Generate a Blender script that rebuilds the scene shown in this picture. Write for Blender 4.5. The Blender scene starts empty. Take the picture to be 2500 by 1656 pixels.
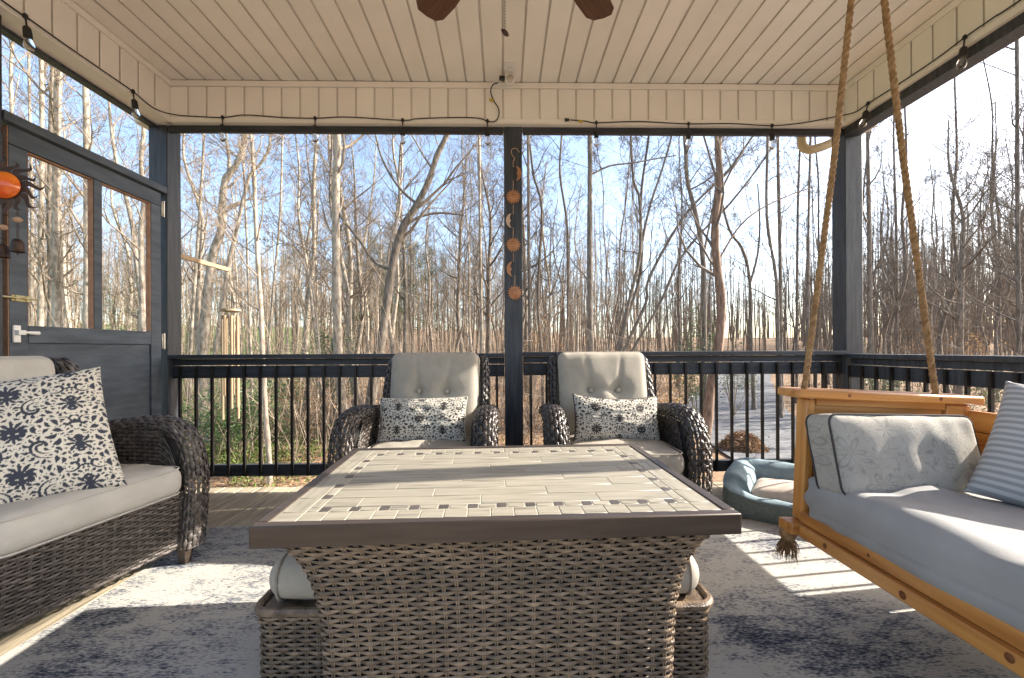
import bpy, bmesh, math, random
import numpy as np
from mathutils import Vector, Matrix, noise
R_ = math.radians
random.seed(7)
SC = bpy.context.scene
COL = SC.collection
# ------------------------------------------------------------------ camera
F, CX, CY, TH, RH, CH = 1040.0, 1250.0, 852.0, R_(1.1), 0.0045, 1.1
FW = Vector((math.sin(TH), math.cos(TH), 0)); RT = Vector((math.cos(TH), -math.sin(TH), 0)); UP = Vector((0, 0, 1))
CAM = Vector((0, 0, CH))
def ray(px, py):
    u = (px - CX) / F; v = (CY - py) / F
    return RT * (u * math.cos(RH) + v * math.sin(RH)) + FW + UP * (v * math.cos(RH) - u * math.sin(RH))
def aty(px, py, y): d = ray(px, py); return CAM + d * (y / d.y)
def atx(px, py, x): d = ray(px, py); return CAM + d * (x / d.x)
def atz(px, py, z): d = ray(px, py); return CAM + d * ((z - CH) / d.z)
cd = bpy.data.cameras.new('camera'); cam = bpy.data.objects.new('camera', cd); COL.objects.link(cam)
cd.sensor_width = 36; cd.lens = F / 2500 * 36; cd.shift_y = 24 / 2500; cd.clip_start = 0.02; cd.clip_end = 1500
rx = RT * math.cos(RH) - UP * math.sin(RH); uy = RT * math.sin(RH) + UP * math.cos(RH)
m = Matrix((rx, uy, -FW)).transposed().to_4x4(); m.translation = CAM; cam.matrix_world = m
SC.camera = cam
# ------------------------------------------------------------------ light
SUN_AZ = math.atan2(0.135, 1.0)      # angle from +X towards +Y
SUN_EL = R_(30.3)
w = bpy.data.worlds.new('World'); SC.world = w; w.use_nodes = True
nt = w.node_tree; bg = nt.nodes['Background']
sky = nt.nodes.new('ShaderNodeTexSky'); sky.sky_type = 'NISHITA'; sky.sun_disc = False
sky.sun_elevation = SUN_EL; sky.sun_rotation = math.pi / 2 - SUN_AZ
sky.air_density = 0.9; sky.dust_density = 2.0; sky.ozone_density = 0.4
nt.links.new(sky.outputs[0], bg.inputs[0]); bg.inputs[1].default_value = 0.125
sd = bpy.data.lights.new('sun', 'SUN'); sd.energy = 4.0; sd.angle = R_(0.5); sd.color = (1.0, 0.93, 0.83)
sun = bpy.data.objects.new('sun', sd); COL.objects.link(sun)
sv = Vector((math.cos(SUN_AZ) * math.cos(SUN_EL), math.sin(SUN_AZ) * math.cos(SUN_EL), math.sin(SUN_EL)))
sun.rotation_euler = sv.to_track_quat('Z', 'Y').to_euler(); sun.location = (30, 5, 25)
vs = SC.view_settings; vs.view_transform = 'Standard'; vs.look = 'None'; vs.gamma = 1; vs.exposure = 1.88
vs.use_curve_mapping = False
SC.render.engine = 'CYCLES'
SC.cycles.max_bounces = 8; SC.cycles.diffuse_bounces = 5; SC.cycles.transparent_max_bounces = 16
# ------------------------------------------------------------------ materials
def mat(name, c1, c2=None, scale=8, rough=.6, bump=0, bscale=None, stretch=(1, 1, 1), metal=0, c3=None, spec=.4, rnd=0, coat=0, ramp=(.35, .65), detail=6, transl=None):
    m = bpy.data.materials.new(name); m.use_nodes = True
    n, l = m.node_tree.nodes, m.node_tree.links
    b = n['Principled BSDF']; b.inputs['Roughness'].default_value = rough; b.inputs['Metallic'].default_value = metal
    b.inputs['Specular IOR Level'].default_value = spec
    if coat: b.inputs['Coat Weight'].default_value = coat; b.inputs['Coat Roughness'].default_value = .15
    if c2 is None: c2 = tuple(x * .85 for x in c1)
    tc = n.new('ShaderNodeTexCoord'); mp = n.new('ShaderNodeMapping'); mp.inputs['Scale'].default_value = stretch
    l.new(tc.outputs['Object'], mp.inputs[0])
    src = mp.outputs[0]
    oi = n.new('ShaderNodeObjectInfo')
    va = n.new('ShaderNodeVectorMath'); va.operation = 'ADD'
    sc = n.new('ShaderNodeVectorMath'); sc.operation = 'SCALE'; sc.inputs['Scale'].default_value = 37.0
    cb = n.new('ShaderNodeCombineXYZ')
    for k in range(3): l.new(oi.outputs['Random'], cb.inputs[k])
    l.new(cb.outputs[0], sc.inputs[0]); l.new(src, va.inputs[0]); l.new(sc.outputs[0], va.inputs[1])
    no = n.new('ShaderNodeTexNoise'); no.inputs['Scale'].default_value = scale; no.inputs['Detail'].default_value = detail
    l.new(va.outputs[0], no.inputs['Vector'])
    cr = n.new('ShaderNodeValToRGB'); e = cr.color_ramp.elements
    e[0].position, e[1].position = ramp; e[0].color = (*c1, 1); e[1].color = (*c2, 1)
    if c3: x = e.new(sum(ramp) / 2); x.color = (*c3, 1)
    l.new(no.outputs[0], cr.inputs[0]); out = cr.outputs[0]
    if rnd:
        hs = n.new('ShaderNodeHueSaturation'); mr = n.new('ShaderNodeMapRange')
        mr.inputs[3].default_value = 1 - rnd; mr.inputs[4].default_value = 1 + rnd
        l.new(oi.outputs['Random'], mr.inputs[0]); l.new(mr.outputs[0], hs.inputs['Value']); l.new(out, hs.inputs['Color']); out = hs.outputs[0]
    l.new(out, b.inputs['Base Color'])
    if bump:
        n2 = n.new('ShaderNodeTexNoise'); n2.inputs['Scale'].default_value = bscale or scale * 4; n2.inputs['Detail'].default_value = 5
        l.new(va.outputs[0], n2.inputs['Vector'])
        bp = n.new('ShaderNodeBump'); bp.inputs['Strength'].default_value = bump; bp.inputs['Distance'].default_value = .01
        l.new(n2.outputs[0], bp.inputs['Height']); l.new(bp.outputs[0], b.inputs['Normal'])
    if transl:
        tr = n.new('ShaderNodeBsdfTranslucent'); mx = n.new('ShaderNodeMixShader'); mx.inputs[0].default_value = transl
        l.new(out, tr.inputs[0]); l.new(b.outputs[0], mx.inputs[1]); l.new(tr.outputs[0], mx.inputs[2])
        l.new(mx.outputs[0], n['Material Output'].inputs[0])
    return m
M = {}
M['vinyl'] = mat('vinyl_siding', (.82, .79, .74), (.77, .74, .69), 3, .45, .05, 30, rnd=.03)
M['vinyl_back'] = mat('vinyl_groove', (.76, .72, .66), None, 3, .6)
M['dark'] = mat('dark_stain', (.022, .026, .034), (.05, .056, .068), 6, .42, .35, 60, (7, 7, .6), rnd=.1)
M['darkx'] = mat('dark_stain_horizontal', (.018, .02, .026), (.042, .046, .055), 6, .4, .3, 60, (.6, 7, 7), rnd=.1)
M['door'] = mat('blue_grey_door_paint', (.042, .053, .07), (.072, .088, .11), 5, .45, .2, 50, (5, 1, 5), rnd=.05)
M['edge'] = mat('bare_wood_edge', (.25, .13, .07), (.36, .2, .12), 20, .7, .2)
M['deck'] = mat('weathered_deck', (.24, .20, .145), (.46, .385, .265), 7, .7, .5, 40, (9, .5, 9), rnd=.12, c3=(.37, .305, .21))
M['metal'] = mat('black_metal', (.012, .011, .011), (.03, .026, .024), 12, .35, 0, metal=.3)
M['screw'] = mat('screw_metal', (.05, .05, .05), None, 9, .35, metal=.8)
M['nickel'] = mat('satin_nickel', (.55, .52, .47), (.4, .37, .33), 30, .35, metal=.8)
M['brass'] = mat('pale_brass', (.62, .55, .33), (.45, .38, .2), 30, .35, metal=.8)
M['whitep'] = mat('white_plastic', (.75, .74, .72), (.68, .67, .65), 10, .35)
M['blackp'] = mat('black_rubber', (.012, .012, .012), (.025, .025, .025), 10, .5)
M['yellow'] = mat('yellow_tag', (.6, .42, .02), (.5, .33, .02), 30, .5)
# ------------------------------------------------------------------ builders
class MB:
    def __init__(s): s.v = []; s.f = []; s.c = None
    def add(s, vs, fs):
        o = len(s.v); s.v += [tuple(x) for x in vs]; s.f += [tuple(i + o for i in f) for f in fs]
    def box(s, a, b, mtx=None):
        (x0, y0, z0), (x1, y1, z1) = a, b
        vs = [(x, y, z) for z in (z0, z1) for y in (y0, y1) for x in (x0, x1)]
        if mtx: vs = [mtx @ Vector(p) for p in vs]
        s.add(vs, [(0, 2, 3, 1), (4, 5, 7, 6), (0, 1, 5, 4), (2, 6, 7, 3), (0, 4, 6, 2), (1, 3, 7, 5)])
    def tube(s, pts, rad, n=8, cap=True, sx=1.0):
        pts = [Vector(p) for p in pts]; N = len(pts)
        if not hasattr(rad, '__len__'): rad = [rad] * N
        t0 = (pts[1] - pts[0]).normalized()
        a = t0.orthogonal().normalized(); vs = []
        for i in range(N):
            t = (pts[min(i + 1, N - 1)] - pts[max(i - 1, 0)])
            t = t.normalized() if t.length > 1e-9 else t0
            a = (a - t * a.dot(t)); a = a.normalized() if a.length > 1e-6 else t.orthogonal().normalized()
            b = t.cross(a)
            for k in range(n):
                q = 2 * math.pi * k / n
                vs.append(pts[i] + (a * math.cos(q) * sx + b * math.sin(q)) * rad[i])
        fs = [(i * n + k, i * n + (k + 1) % n, (i + 1) * n + (k + 1) % n, (i + 1) * n + k) for i in range(N - 1) for k in range(n)]
        if cap: fs += [tuple(range(n - 1, -1, -1)), tuple((N - 1) * n + k for k in range(n))]
        s.add(vs, fs)
    def lathe(s, prof, c=(0, 0, 0), n=16, axis=None):
        c = Vector(c); q = (Vector(axis).to_track_quat('Z', 'Y') if axis is not None else None); vs = []
        for r, z in prof:
            for k in range(n):
                a = 2 * math.pi * k / n; p = Vector((r * math.cos(a), r * math.sin(a), z))
                vs.append(c + (q @ p if q else p))
        L = len(prof)
        fs = [(i * n + k, i * n + (k + 1) % n, (i + 1) * n + (k + 1) % n, (i + 1) * n + k) for i in range(L - 1) for k in range(n)]
        fs += [tuple(range(n - 1, -1, -1)), tuple((L - 1) * n + k for k in range(n))]
        s.add(vs, fs)
    def prism(s, poly, h, frame):
        """poly 2D outline, frame(u,v,w)->point, thickness h"""
        n = len(poly)
        s.add([frame(u, v, 0) for u, v in poly] + [frame(u, v, h) for u, v in poly],
              [tuple(range(n - 1, -1, -1)), tuple(range(n, 2 * n))] + [(i, (i + 1) % n, n + (i + 1) % n, n + i) for i in range(n)])
    def grid(s, P, closeu=False):
        """P: list of rows of points"""
        nr, nc = len(P), len(P[0]); o = len(s.v)
        for r in P: s.v += [tuple(p) for p in r]
        for i in range(nr - 1):
            for j in range(nc if closeu else nc - 1):
                j2 = (j + 1) % nc
                s.f.append((o + i * nc + j, o + i * nc + j2, o + (i + 1) * nc + j2, o + (i + 1) * nc + j))
    def mesh(s, name, smooth=True, angle=40):
        me = bpy.data.meshes.new(name); me.from_pydata(s.v, [], s.f)
        bm = bmesh.new(); bm.from_mesh(me); bmesh.ops.recalc_face_normals(bm, faces=bm.faces); bm.to_mesh(me); bm.free()
        if smooth:
            me.polygons.foreach_set('use_smooth', [True] * len(me.polygons)); me.set_sharp_from_angle(angle=R_(angle))
        return me
    def build(s, name, mt, parent=None, bevel=0, smooth=True, angle=40, seg=2, stuff=False):
        o = obj(name, s.mesh(name, smooth, angle), mt, parent)
        if bevel: bev(o, bevel, seg)
        if stuff: o['kind'] = 'stuff'
        return o
def bev(o, wd, seg=2):
    b = o.modifiers.new('bevel', 'BEVEL'); b.width = wd; b.segments = seg; b.limit_method = 'ANGLE'; b.angle_limit = R_(35)
def obj(name, me, mt, parent=None):
    o = bpy.data.objects.new(name, me); COL.objects.link(o)
    if mt is not None and me is not None:
        if len(me.materials) == 0: me.materials.append(M[mt] if isinstance(mt, str) else mt)
    if parent: o.parent = parent
    return o
def tag(o, label, cat, group=None):
    o['label'] = label; o['category'] = cat
    if group: o['group'] = group
    return o
def thing(name, label, cat, loc=(0, 0, 0), rz=0, group=None):
    o = bpy.data.objects.new(name, None); COL.objects.link(o); o.location = loc; o.rotation_euler = (0, 0, rz); o.empty_display_size = .1
    return tag(o, label, cat, group)
def struct(o): o['kind'] = 'structure'; return o
def B(name, a, b, mt, parent=None, bevel=.003):
    m_ = MB(); m_.box(a, b); return m_.build(name, mt, parent, bevel, smooth=bool(bevel))
def place(name, me, mt, parent, loc, rot=None, scale=None):
    o = obj(name, me, mt, parent); o.location = loc
    if rot: o.rotation_euler = rot
    if scale: o.scale = scale
    return o
def spline(pts, n):
    """Catmull-Rom through pts, n samples per segment"""
    p = [Vector(q) for q in pts]; p = [p[0] * 2 - p[1]] + p + [p[-1] * 2 - p[-2]]; out = []
    for i in range(1, len(p) - 2):
        for k in range(n):
            t = k / n
            out.append(.5 * ((2 * p[i]) + (p[i + 1] - p[i - 1]) * t + (2 * p[i - 1] - 5 * p[i] + 4 * p[i + 1] - p[i + 2]) * t * t + (3 * p[i] - p[i - 1] - 3 * p[i + 1] + p[i + 2]) * t ** 3))
    return out + [p[-2]]
# ================================================================== porch shell
XL, XR, YB = -2.547, 2.675, 3.28          # inner faces of the posts
FXL, FXR, FY = -2.49, 2.64, 3.24          # inner faces of the beam cladding
ZC, ZF, ZBm = 3.125, 2.82, 2.762          # ceiling, bottom of cladding, bottom of dark beam
YN = -.75                                 # porch goes on behind the camera up to the house
# deck
deck = struct(B('deck_frame', (-2.78, YN, -.28), (2.9, 3.44, -.05), 'darkx'))
fl = struct(obj('floor', None, None)); fl.empty_display_size = .1
bm_ = MB(); bm_.box((-.067, YN, -.04), (.067, 3.462, 0)); bme = bm_.mesh('deck_board')
for i in range(41):
    o = place('deck_board', bme, 'deck', fl, (-2.72 + i * .14, random.uniform(-.004, .004), random.uniform(-.0012, .0012)))
    if i == 0: bev(o, .004)
    else: bev(o, .004)
# ceiling
ce = struct(obj('ceiling', None, None))
B('ceiling_backing', (-2.9, YN, ZC + .012), (3.0, 3.6, ZC + .04), 'vinyl_back', ce, 0)
pm = MB(); PW = .139
# profile of a soffit panel: flat face with turned-up lips
pm.box((-PW / 2 + .006, YN, 0), (PW / 2 - .006, FY - .004, .008))
pme = pm.mesh('ceiling_panel')
k = 0
x = FXL + .06
while x < FXR + .02:
    o = place('ceiling_panel', pme, 'vinyl', ce, (x, 0, ZC + random.uniform(-.001, .001))); bev(o, .004)
    x += PW
# roof above so that light only comes in through the sides
rf = MB(); rf.box((-3.3, YN, 3.2), (3.4, 3.95, 3.3)); struct(rf.build('roof', 'vinyl_back'))
# cladding of the beams, one box each with separate panels
def cladding(name, label, p0, p1, nrm, length, sp0, ledge):
    """vertical cladding between p0 and p1 (plan points), nrm points inside"""
    t = thing(name, label, 'beam', ((p0[0] + p1[0]) / 2, (p0[1] + p1[1]) / 2, ZF))
    d = Vector((p1[0] - p0[0], p1[1] - p0[1], 0)); L = d.length; d.normalize(); n = Vector((nrm[0], nrm[1], 0))
    mt = Matrix((d, n, UP)).transposed().to_4x4()
    org = Vector((p0[0], p0[1], 0)) - Vector(t.location)
    def fr(u, w, z): return org + d * u + n * w + Vector((0, 0, z))
    def bx(nm, u0, u1, w0, w1, z0, z1, mt_, bv=.003):
        m_ = MB(); vs = [fr(u, w_, z) for z in (z0, z1) for w_ in (w0, w1) for u in (u0, u1)]
        m_.add(vs, [(0, 2, 3, 1), (4, 5, 7, 6), (0, 1, 5, 4), (2, 6, 7, 3), (0, 4, 6, 2), (1, 3, 7, 5)])
        return m_.build(nm, mt_, t, bv)
    bx('backing', 0, L, -ledge, -.012, ZF + .004, 3.12, 'vinyl_back', 0)
    bx('ledge', -.0, L, -ledge, .004, ZF - .008, ZF + .003, 'vinyl', .002)
    bx('bottom_trim', 0, L, -.012, .006, ZF + .0035, ZF + .028, 'vinyl', .002)
    bx('top_trim', 0, L, -.012, .010, ZC - .045, ZC - .004, 'vinyl', .003)
    m_ = MB(); vs = [d * u + n * w_ + Vector((0, 0, z)) for z in (0, ZC - .045 - ZF - .03) for w_ in (-.01, 0) for u in (-PW / 2 + .006, PW / 2 - .006)]
    m_.add(vs, [(0, 2, 3, 1), (4, 5, 7, 6), (0, 1, 5, 4), (2, 6, 7, 3), (0, 4, 6, 2), (1, 3, 7, 5)])
    pme = m_.mesh('cladding_panel'); u = sp0
    while u < L - .02:
        if u > .04:
            o = place('cladding_panel', pme, 'vinyl', t, fr(u, random.uniform(-.0006, .0006), ZF + .029)); bev(o, .004)
        u += PW
    return t
cb_ = cladding('beam_cladding', 'cream vinyl clad beam with vertical panels across the back of the porch', (FXL, FY), (FXR, FY), (0, -1), 0, .06, .062)
for x0_, x1_ in ((-2.76, XL), (XR, 2.90)):
    o = B('corner_fill', (x0_, FY + .002, ZF - .008), (x1_, FY + .2, 3.12), 'vinyl', None, .002); o.parent = cb_; o.location = -Vector(cb_.location)
cladding('beam_cladding', 'cream vinyl clad beam along the door side, wide ledge underneath', (FXL, YN), (FXL, FY), (1, 0), 0, .03, .22)
cladding('beam_cladding', 'cream vinyl clad beam above the wooden swing side', (FXR, YN), (FXR, FY), (-1, 0), 0, .05, .2)
# dark head beams
tag(B('head_beam', (.155, 3.285, ZBm), (XR - .002, 3.318, ZF - .009), 'darkx', None, .004), 'dark head beam right of the centre post, under the cladding', 'beam')
tag(B('head_beam', (XL + .002, 3.285, ZBm), (.001, 3.318, ZF - .009), 'darkx', None, .004), 'dark head beam between door corner post and centre post', 'beam')
tag(B('head_beam', (XR - .012, YN, ZBm - .012), (XR + .10, 3.278, ZF - .009), 'dark', None, .004), 'dark head beam along the swing side of the porch', 'beam')
tag(B('head_beam', (XL - .13, YN, ZBm + .03), (XL - .075, 3.278, ZF - .009), 'dark', None, .004), 'thin dark head beam above the door side opening', 'beam')
tag(B('fascia_strip', (-2.7, 3.322, ZBm + .028), (2.85, 3.345, ZF + .05), 'vinyl', None, .003), 'thin tan fascia strip outside the back beam', 'fascia')
# posts
def post(x0, y0, label, z0=0, z1=None, mt_='dark'):
    m_ = MB(); m_.box((x0, y0, z0), (x0 + .14, y0 + .14, z1 or ZF - .009)); o = m_.build('porch_post', mt_, None, .006)
    return tag(o, label, 'post', 'porch posts')
post(XL - .14, YB, 'dark stained corner post beside the screen door hinges')
post(.007, YB, 'dark centre post carrying the copper sun and moon garland')
post(XR, YB, 'dark stained corner post behind the swing rope')
post(XL - .14, 2.08, 'dark post at the left edge behind the orange sun ornament')
post(XR, 1.895, 'dark post beside the swing, just outside the view')
post(XL - .14, -.7, 'dark post of the porch beside the house'); post(XR, -.7, 'dark post of the porch near the house, swing side')
# railings
balm = {}
def railing(label, p0, p1, inn, zc, first, step, nb, gap=.012):
    t = thing('railing', label, 'railing', (p0[0], p0[1], 0))
    d = Vector((p1[0] - p0[0], p1[1] - p0[1], 0)); L = d.length; d.normalize(); n = Vector((inn[0], inn[1], 0))
    def bx(nm, u0, u1, w0, w1, z0, z1, mt_, bv=.004):
        m_ = MB(); vs = [d * u + n * w_ + Vector((0, 0, z)) for z in (z0, z1) for w_ in (w0, w1) for u in (u0, u1)]
        m_.add(vs, [(0, 2, 3, 1), (4, 5, 7, 6), (0, 1, 5, 4), (2, 6, 7, 3), (0, 4, 6, 2), (1, 3, 7, 5)])
        return m_.build(nm, mt_, t, bv)
    dm = 'darkx' if abs(d.x) > .5 else 'dark'
    bx('top_cap', 0, L, -.06, .075, zc - .032, zc, dm)
    bx('upper_rail', 0, L, -.02, .02, zc - .082, zc - .035, dm)
    bx('baluster_rail', 0, L, -.018, .02, zc - .182, zc - .088, dm)
    bx('bottom_rail', 0, L, -.018, .02, .125, .215, dm)
    key = (round(d.x), round(zc, 3))
    if key not in balm:
        m_ = MB(); z0, z1 = .13, zc - .09
        vs = [d * u + n * w_ + Vector((0, 0, z)) for z in (z0, z1) for w_ in (.0206, .0396) for u in (-.0085, .0085)]
        m_.add(vs, [(0, 2, 3, 1), (4, 5, 7, 6), (0, 1, 5, 4), (2, 6, 7, 3), (0, 4, 6, 2), (1, 3, 7, 5)])
        s_ = MB()
        for z in (zc - .105, zc - .125, zc - .150, .15, .19):
            c = n * .0392 + Vector((0, 0, z)); s_.lathe([(.0045, 0), (.004, .003), (.0015, .0042)], c, 6, n)
        balm[key] = (m_.mesh('baluster'), s_.mesh('screw'))
    u = first
    for i in range(nb):
        o = place('baluster', balm[key][0], 'metal', t, d * u)
        place('screws', balm[key][1], 'screw', o, (0, 0, 0))['kind'] = 'stuff'
        u += step
    return t
railing('black railing between the screen door and the centre post', (XL + .003, 3.345), (.004, 3.345), (0, -1), 1.066, .06, .1215, 21)
railing('black railing right of the centre post, behind the swing rope', (.152, 3.345), (XR - .003, 3.345), (0, -1), 1.074, .058, .1215, 21)
railing('black railing running along behind the wooden swing', (XR + .055, YN + .5), (XR + .055, 3.275), (-1, 0), 1.05, .13, .1215, 33)
# screen door in the left side
DX = XL - .02
dr = thing('screen_door', 'blue grey painted screen door with two tall openings and lower panel', 'door', (DX, 2.26, 0.02))
def D(nm, y0, y1, z0, z1, x0=-.035, x1=0, mt_='door', par=dr, bv=.003): return B(nm, (x0, y0 - 2.26, z0 - .02), (x1, y1 - 2.26, z1 - .02), mt_, par, bv)
D('stile', 2.262, 2.35, .03, 2.178); D('stile', 3.155, 3.245, .03, 2.178)
D('top_rail', 2.262, 3.245, 2.181, 2.277, -.034, .001); D('middle_rail', 2.3525, 3.1525, 1.143, 1.237); D('bottom_rail', 2.3525, 3.1525, .03, .2)
D('mullion', 2.722, 2.776, 1.239, 2.179)
D('panel', 2.3525, 3.1525, .2, 1.143, -.028, -.012)
for y0, y1 in ((2.3535, 2.357), (2.7165, 2.720), (2.777, 2.7805), (3.148, 3.1535)): D('screen_bead', y0, y1, 1.24, 2.176, -.034, -.004, 'edge', dr, 0)
D('screen_bead', 2.36, 2.714, 2.170, 2.176, -.034, -.004, 'edge', dr, 0); D('screen_bead', 2.784, 3.146, 2.170, 2.176, -.034, -.004, 'edge', dr, 0)
D('door_edge', 2.2575, 2.2612, .03, 2.27, -.034, -.002, 'edge', dr, 0)
for z in (2.165, 1.17, .3):
    h = D('hinge', 3.247, 3.277, z - .055, z + .055, -.002, .006, 'nickel', dr, .002)
    m_ = MB(); m_.lathe([(.007, -.06), (.007, .06)], (.008, 3.262 - 2.26, z - .02), 10); m_.build('hinge_pin', 'nickel', h)
sb = D('slide_bolt', 2.268, 2.36, 1.362, 1.395, .001, .006, 'brass', dr, .002)
m_ = MB(); m_.tube([(.012, -.06, 1.36), (.012, .13, 1.36)], .006, 10); m_.box((.006, .02, 1.347), (.016, .032, 1.373)); m_.box((.006, .07, 1.347), (.016, .082, 1.373)); m_.build('bolt_rod', 'brass', sb)
lh = D('lever_handle', 2.272, 2.306, 1.145, 1.235, .001, .012, 'whitep', dr, .003)
m_ = MB(); m_.box((.012, .014, 1.165), (.035, .05, 1.19)); m_.tube([(.028, .05, 1.178), (.03, .115, 1.176)], [.007, .011], 10); m_.build('lever', 'whitep', lh, .002)
t = tag(B('door_header', (XL - .1, 2.225, 2.285), (XL + .004, 3.276, 2.335), 'door', None, .004), 'blue grey header bar above the screen door', 'header')
# ================================================================== furniture materials
def wicker_mat(name, c1, c2, c3, rough):
    return mat(name, c1, c2, 26, rough, .4, 160, (1, 1, 1), c3=c3, rnd=.26, spec=.5, ramp=(.3, .72))
M['wick_t'] = wicker_mat('wicker_taupe', (.068, .046, .029), (.25, .178, .114), (.15, .104, .066), .36)
M['wick_s'] = wicker_mat('wicker_grey_brown', (.034, .028, .025), (.15, .125, .112), (.08, .066, .058), .34)
M['wick_c'] = wicker_mat('wicker_dark', (.016, .012, .010), (.070, .054, .045), (.036, .028, .023), .26)
M['wcore'] = mat('wicker_core', (.010, .008, .007), None, 9, .8)
M['cush'] = mat('taupe_canvas', (.37, .335, .275), (.325, .295, .24), 14, .85, .25, 420, c3=(.35, .315, .26))
M['cushs'] = mat('pale_canvas', (.46, .44, .395), (.41, .39, .35), 10, .85, .25, 420)
M['pipe'] = mat('piping_canvas', (.30, .27, .22), None, 30, .8)
M['pipedk'] = mat('dark_piping', (.05, .042, .04), None, 30, .8)
M['frame'] = mat('bronze_aluminium', (.052, .037, .028), (.075, .055, .043), 4, .36, .08, 120, (1, 12, 12), metal=.35, spec=.5)
M['grout'] = mat('pale_grout', (.42, .385, .31), None, 40, .9)
M['tile'] = mat('wood_look_tile', (.12, .107, .084), (.295, .267, .21), 9, .38, .12, 60, (.55, 7, 1), c3=(.24, .217, .168), rnd=.05, ramp=(.25, .6))
M['tilev'] = mat('wood_look_tile_turned', (.12, .107, .084), (.295, .267, .21), 9, .38, .12, 60, (7, .55, 1), c3=(.24, .217, .168), rnd=.05, ramp=(.25, .6))
M['acc'] = mat('dark_accent_tile', (.05, .042, .035), (.09, .075, .065), 14, .35)
M['pine'] = mat('amber_pine', (.60, .285, .078), (.41, .165, .038), 3.2, .38, .12, 30, (9, .55, 9), c3=(.53, .235, .06), coat=.25, rnd=.07)
M['pinex'] = mat('amber_pine_cross', (.60, .285, .078), (.41, .165, .038), 3.2, .38, .12, 30, (.55, 9, 9), c3=(.53, .235, .06), coat=.25, rnd=.07)
M['pinez'] = mat('amber_pine_upright', (.60, .285, .078), (.41, .165, .038), 3.2, .38, .12, 30, (9, 9, .55), c3=(.53, .235, .06), coat=.25, rnd=.07)
M['knot'] = mat('pine_knot', (.10, .03, .01), (.2, .07, .02), 40, .5)
M['sheet'] = mat('grey_sheet', (.335, .332, .325), (.295, .292, .287), 6, .9, .15, 300)
M['rope'] = mat('manila_rope', (.37, .225, .11), (.21, .12, .05), 40, .85, .6, 250, c3=(.30, .178, .08))
M['teal'] = mat('teal_corduroy', (.175, .24, .27), (.235, .305, .33), 20, .9, .3, 260, c3=(.20, .268, .297))
M['tealside'] = mat('grey_green_weave', (.10, .125, .12), (.16, .185, .175), 90, .9, .3, 300)
M['fleece'] = mat('cream_fleece', (.55, .47, .40), (.48, .40, .34), 20, .95, .5, 150)
M['copper'] = mat('copper_sheet', (.44, .22, .115), (.34, .155, .075), 30, .45, .2, 80, metal=.55)
M['coppale'] = mat('pale_copper', (.60, .42, .30), (.5, .33, .22), 30, .45, .2, 80, metal=.4)
M['chain'] = mat('copper_wire', (.35, .17, .09), None, 30, .4, metal=.8)
M['rust'] = mat('rusty_iron', (.035, .022, .017), (.075, .045, .032), 30, .5, .2, 90, metal=.5)
M['glass_o'] = mat('orange_glass', (.55, .055, .008), (.75, .22, .02), 9, .12, .25, 14, coat=.5)
M['fanw'] = mat('walnut_blade', (.075, .032, .017), (.12, .055, .03), 7, .5, .15, 60, (1, 12, 12))
gm = bpy.data.materials.new('clear_glass'); gm.use_nodes = True
b_ = gm.node_tree.nodes['Principled BSDF']; b_.inputs['Transmission Weight'].default_value = 1; b_.inputs['Roughness'].default_value = .02; b_.inputs['IOR'].default_value = 1.3; M['glass'] = gm
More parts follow.
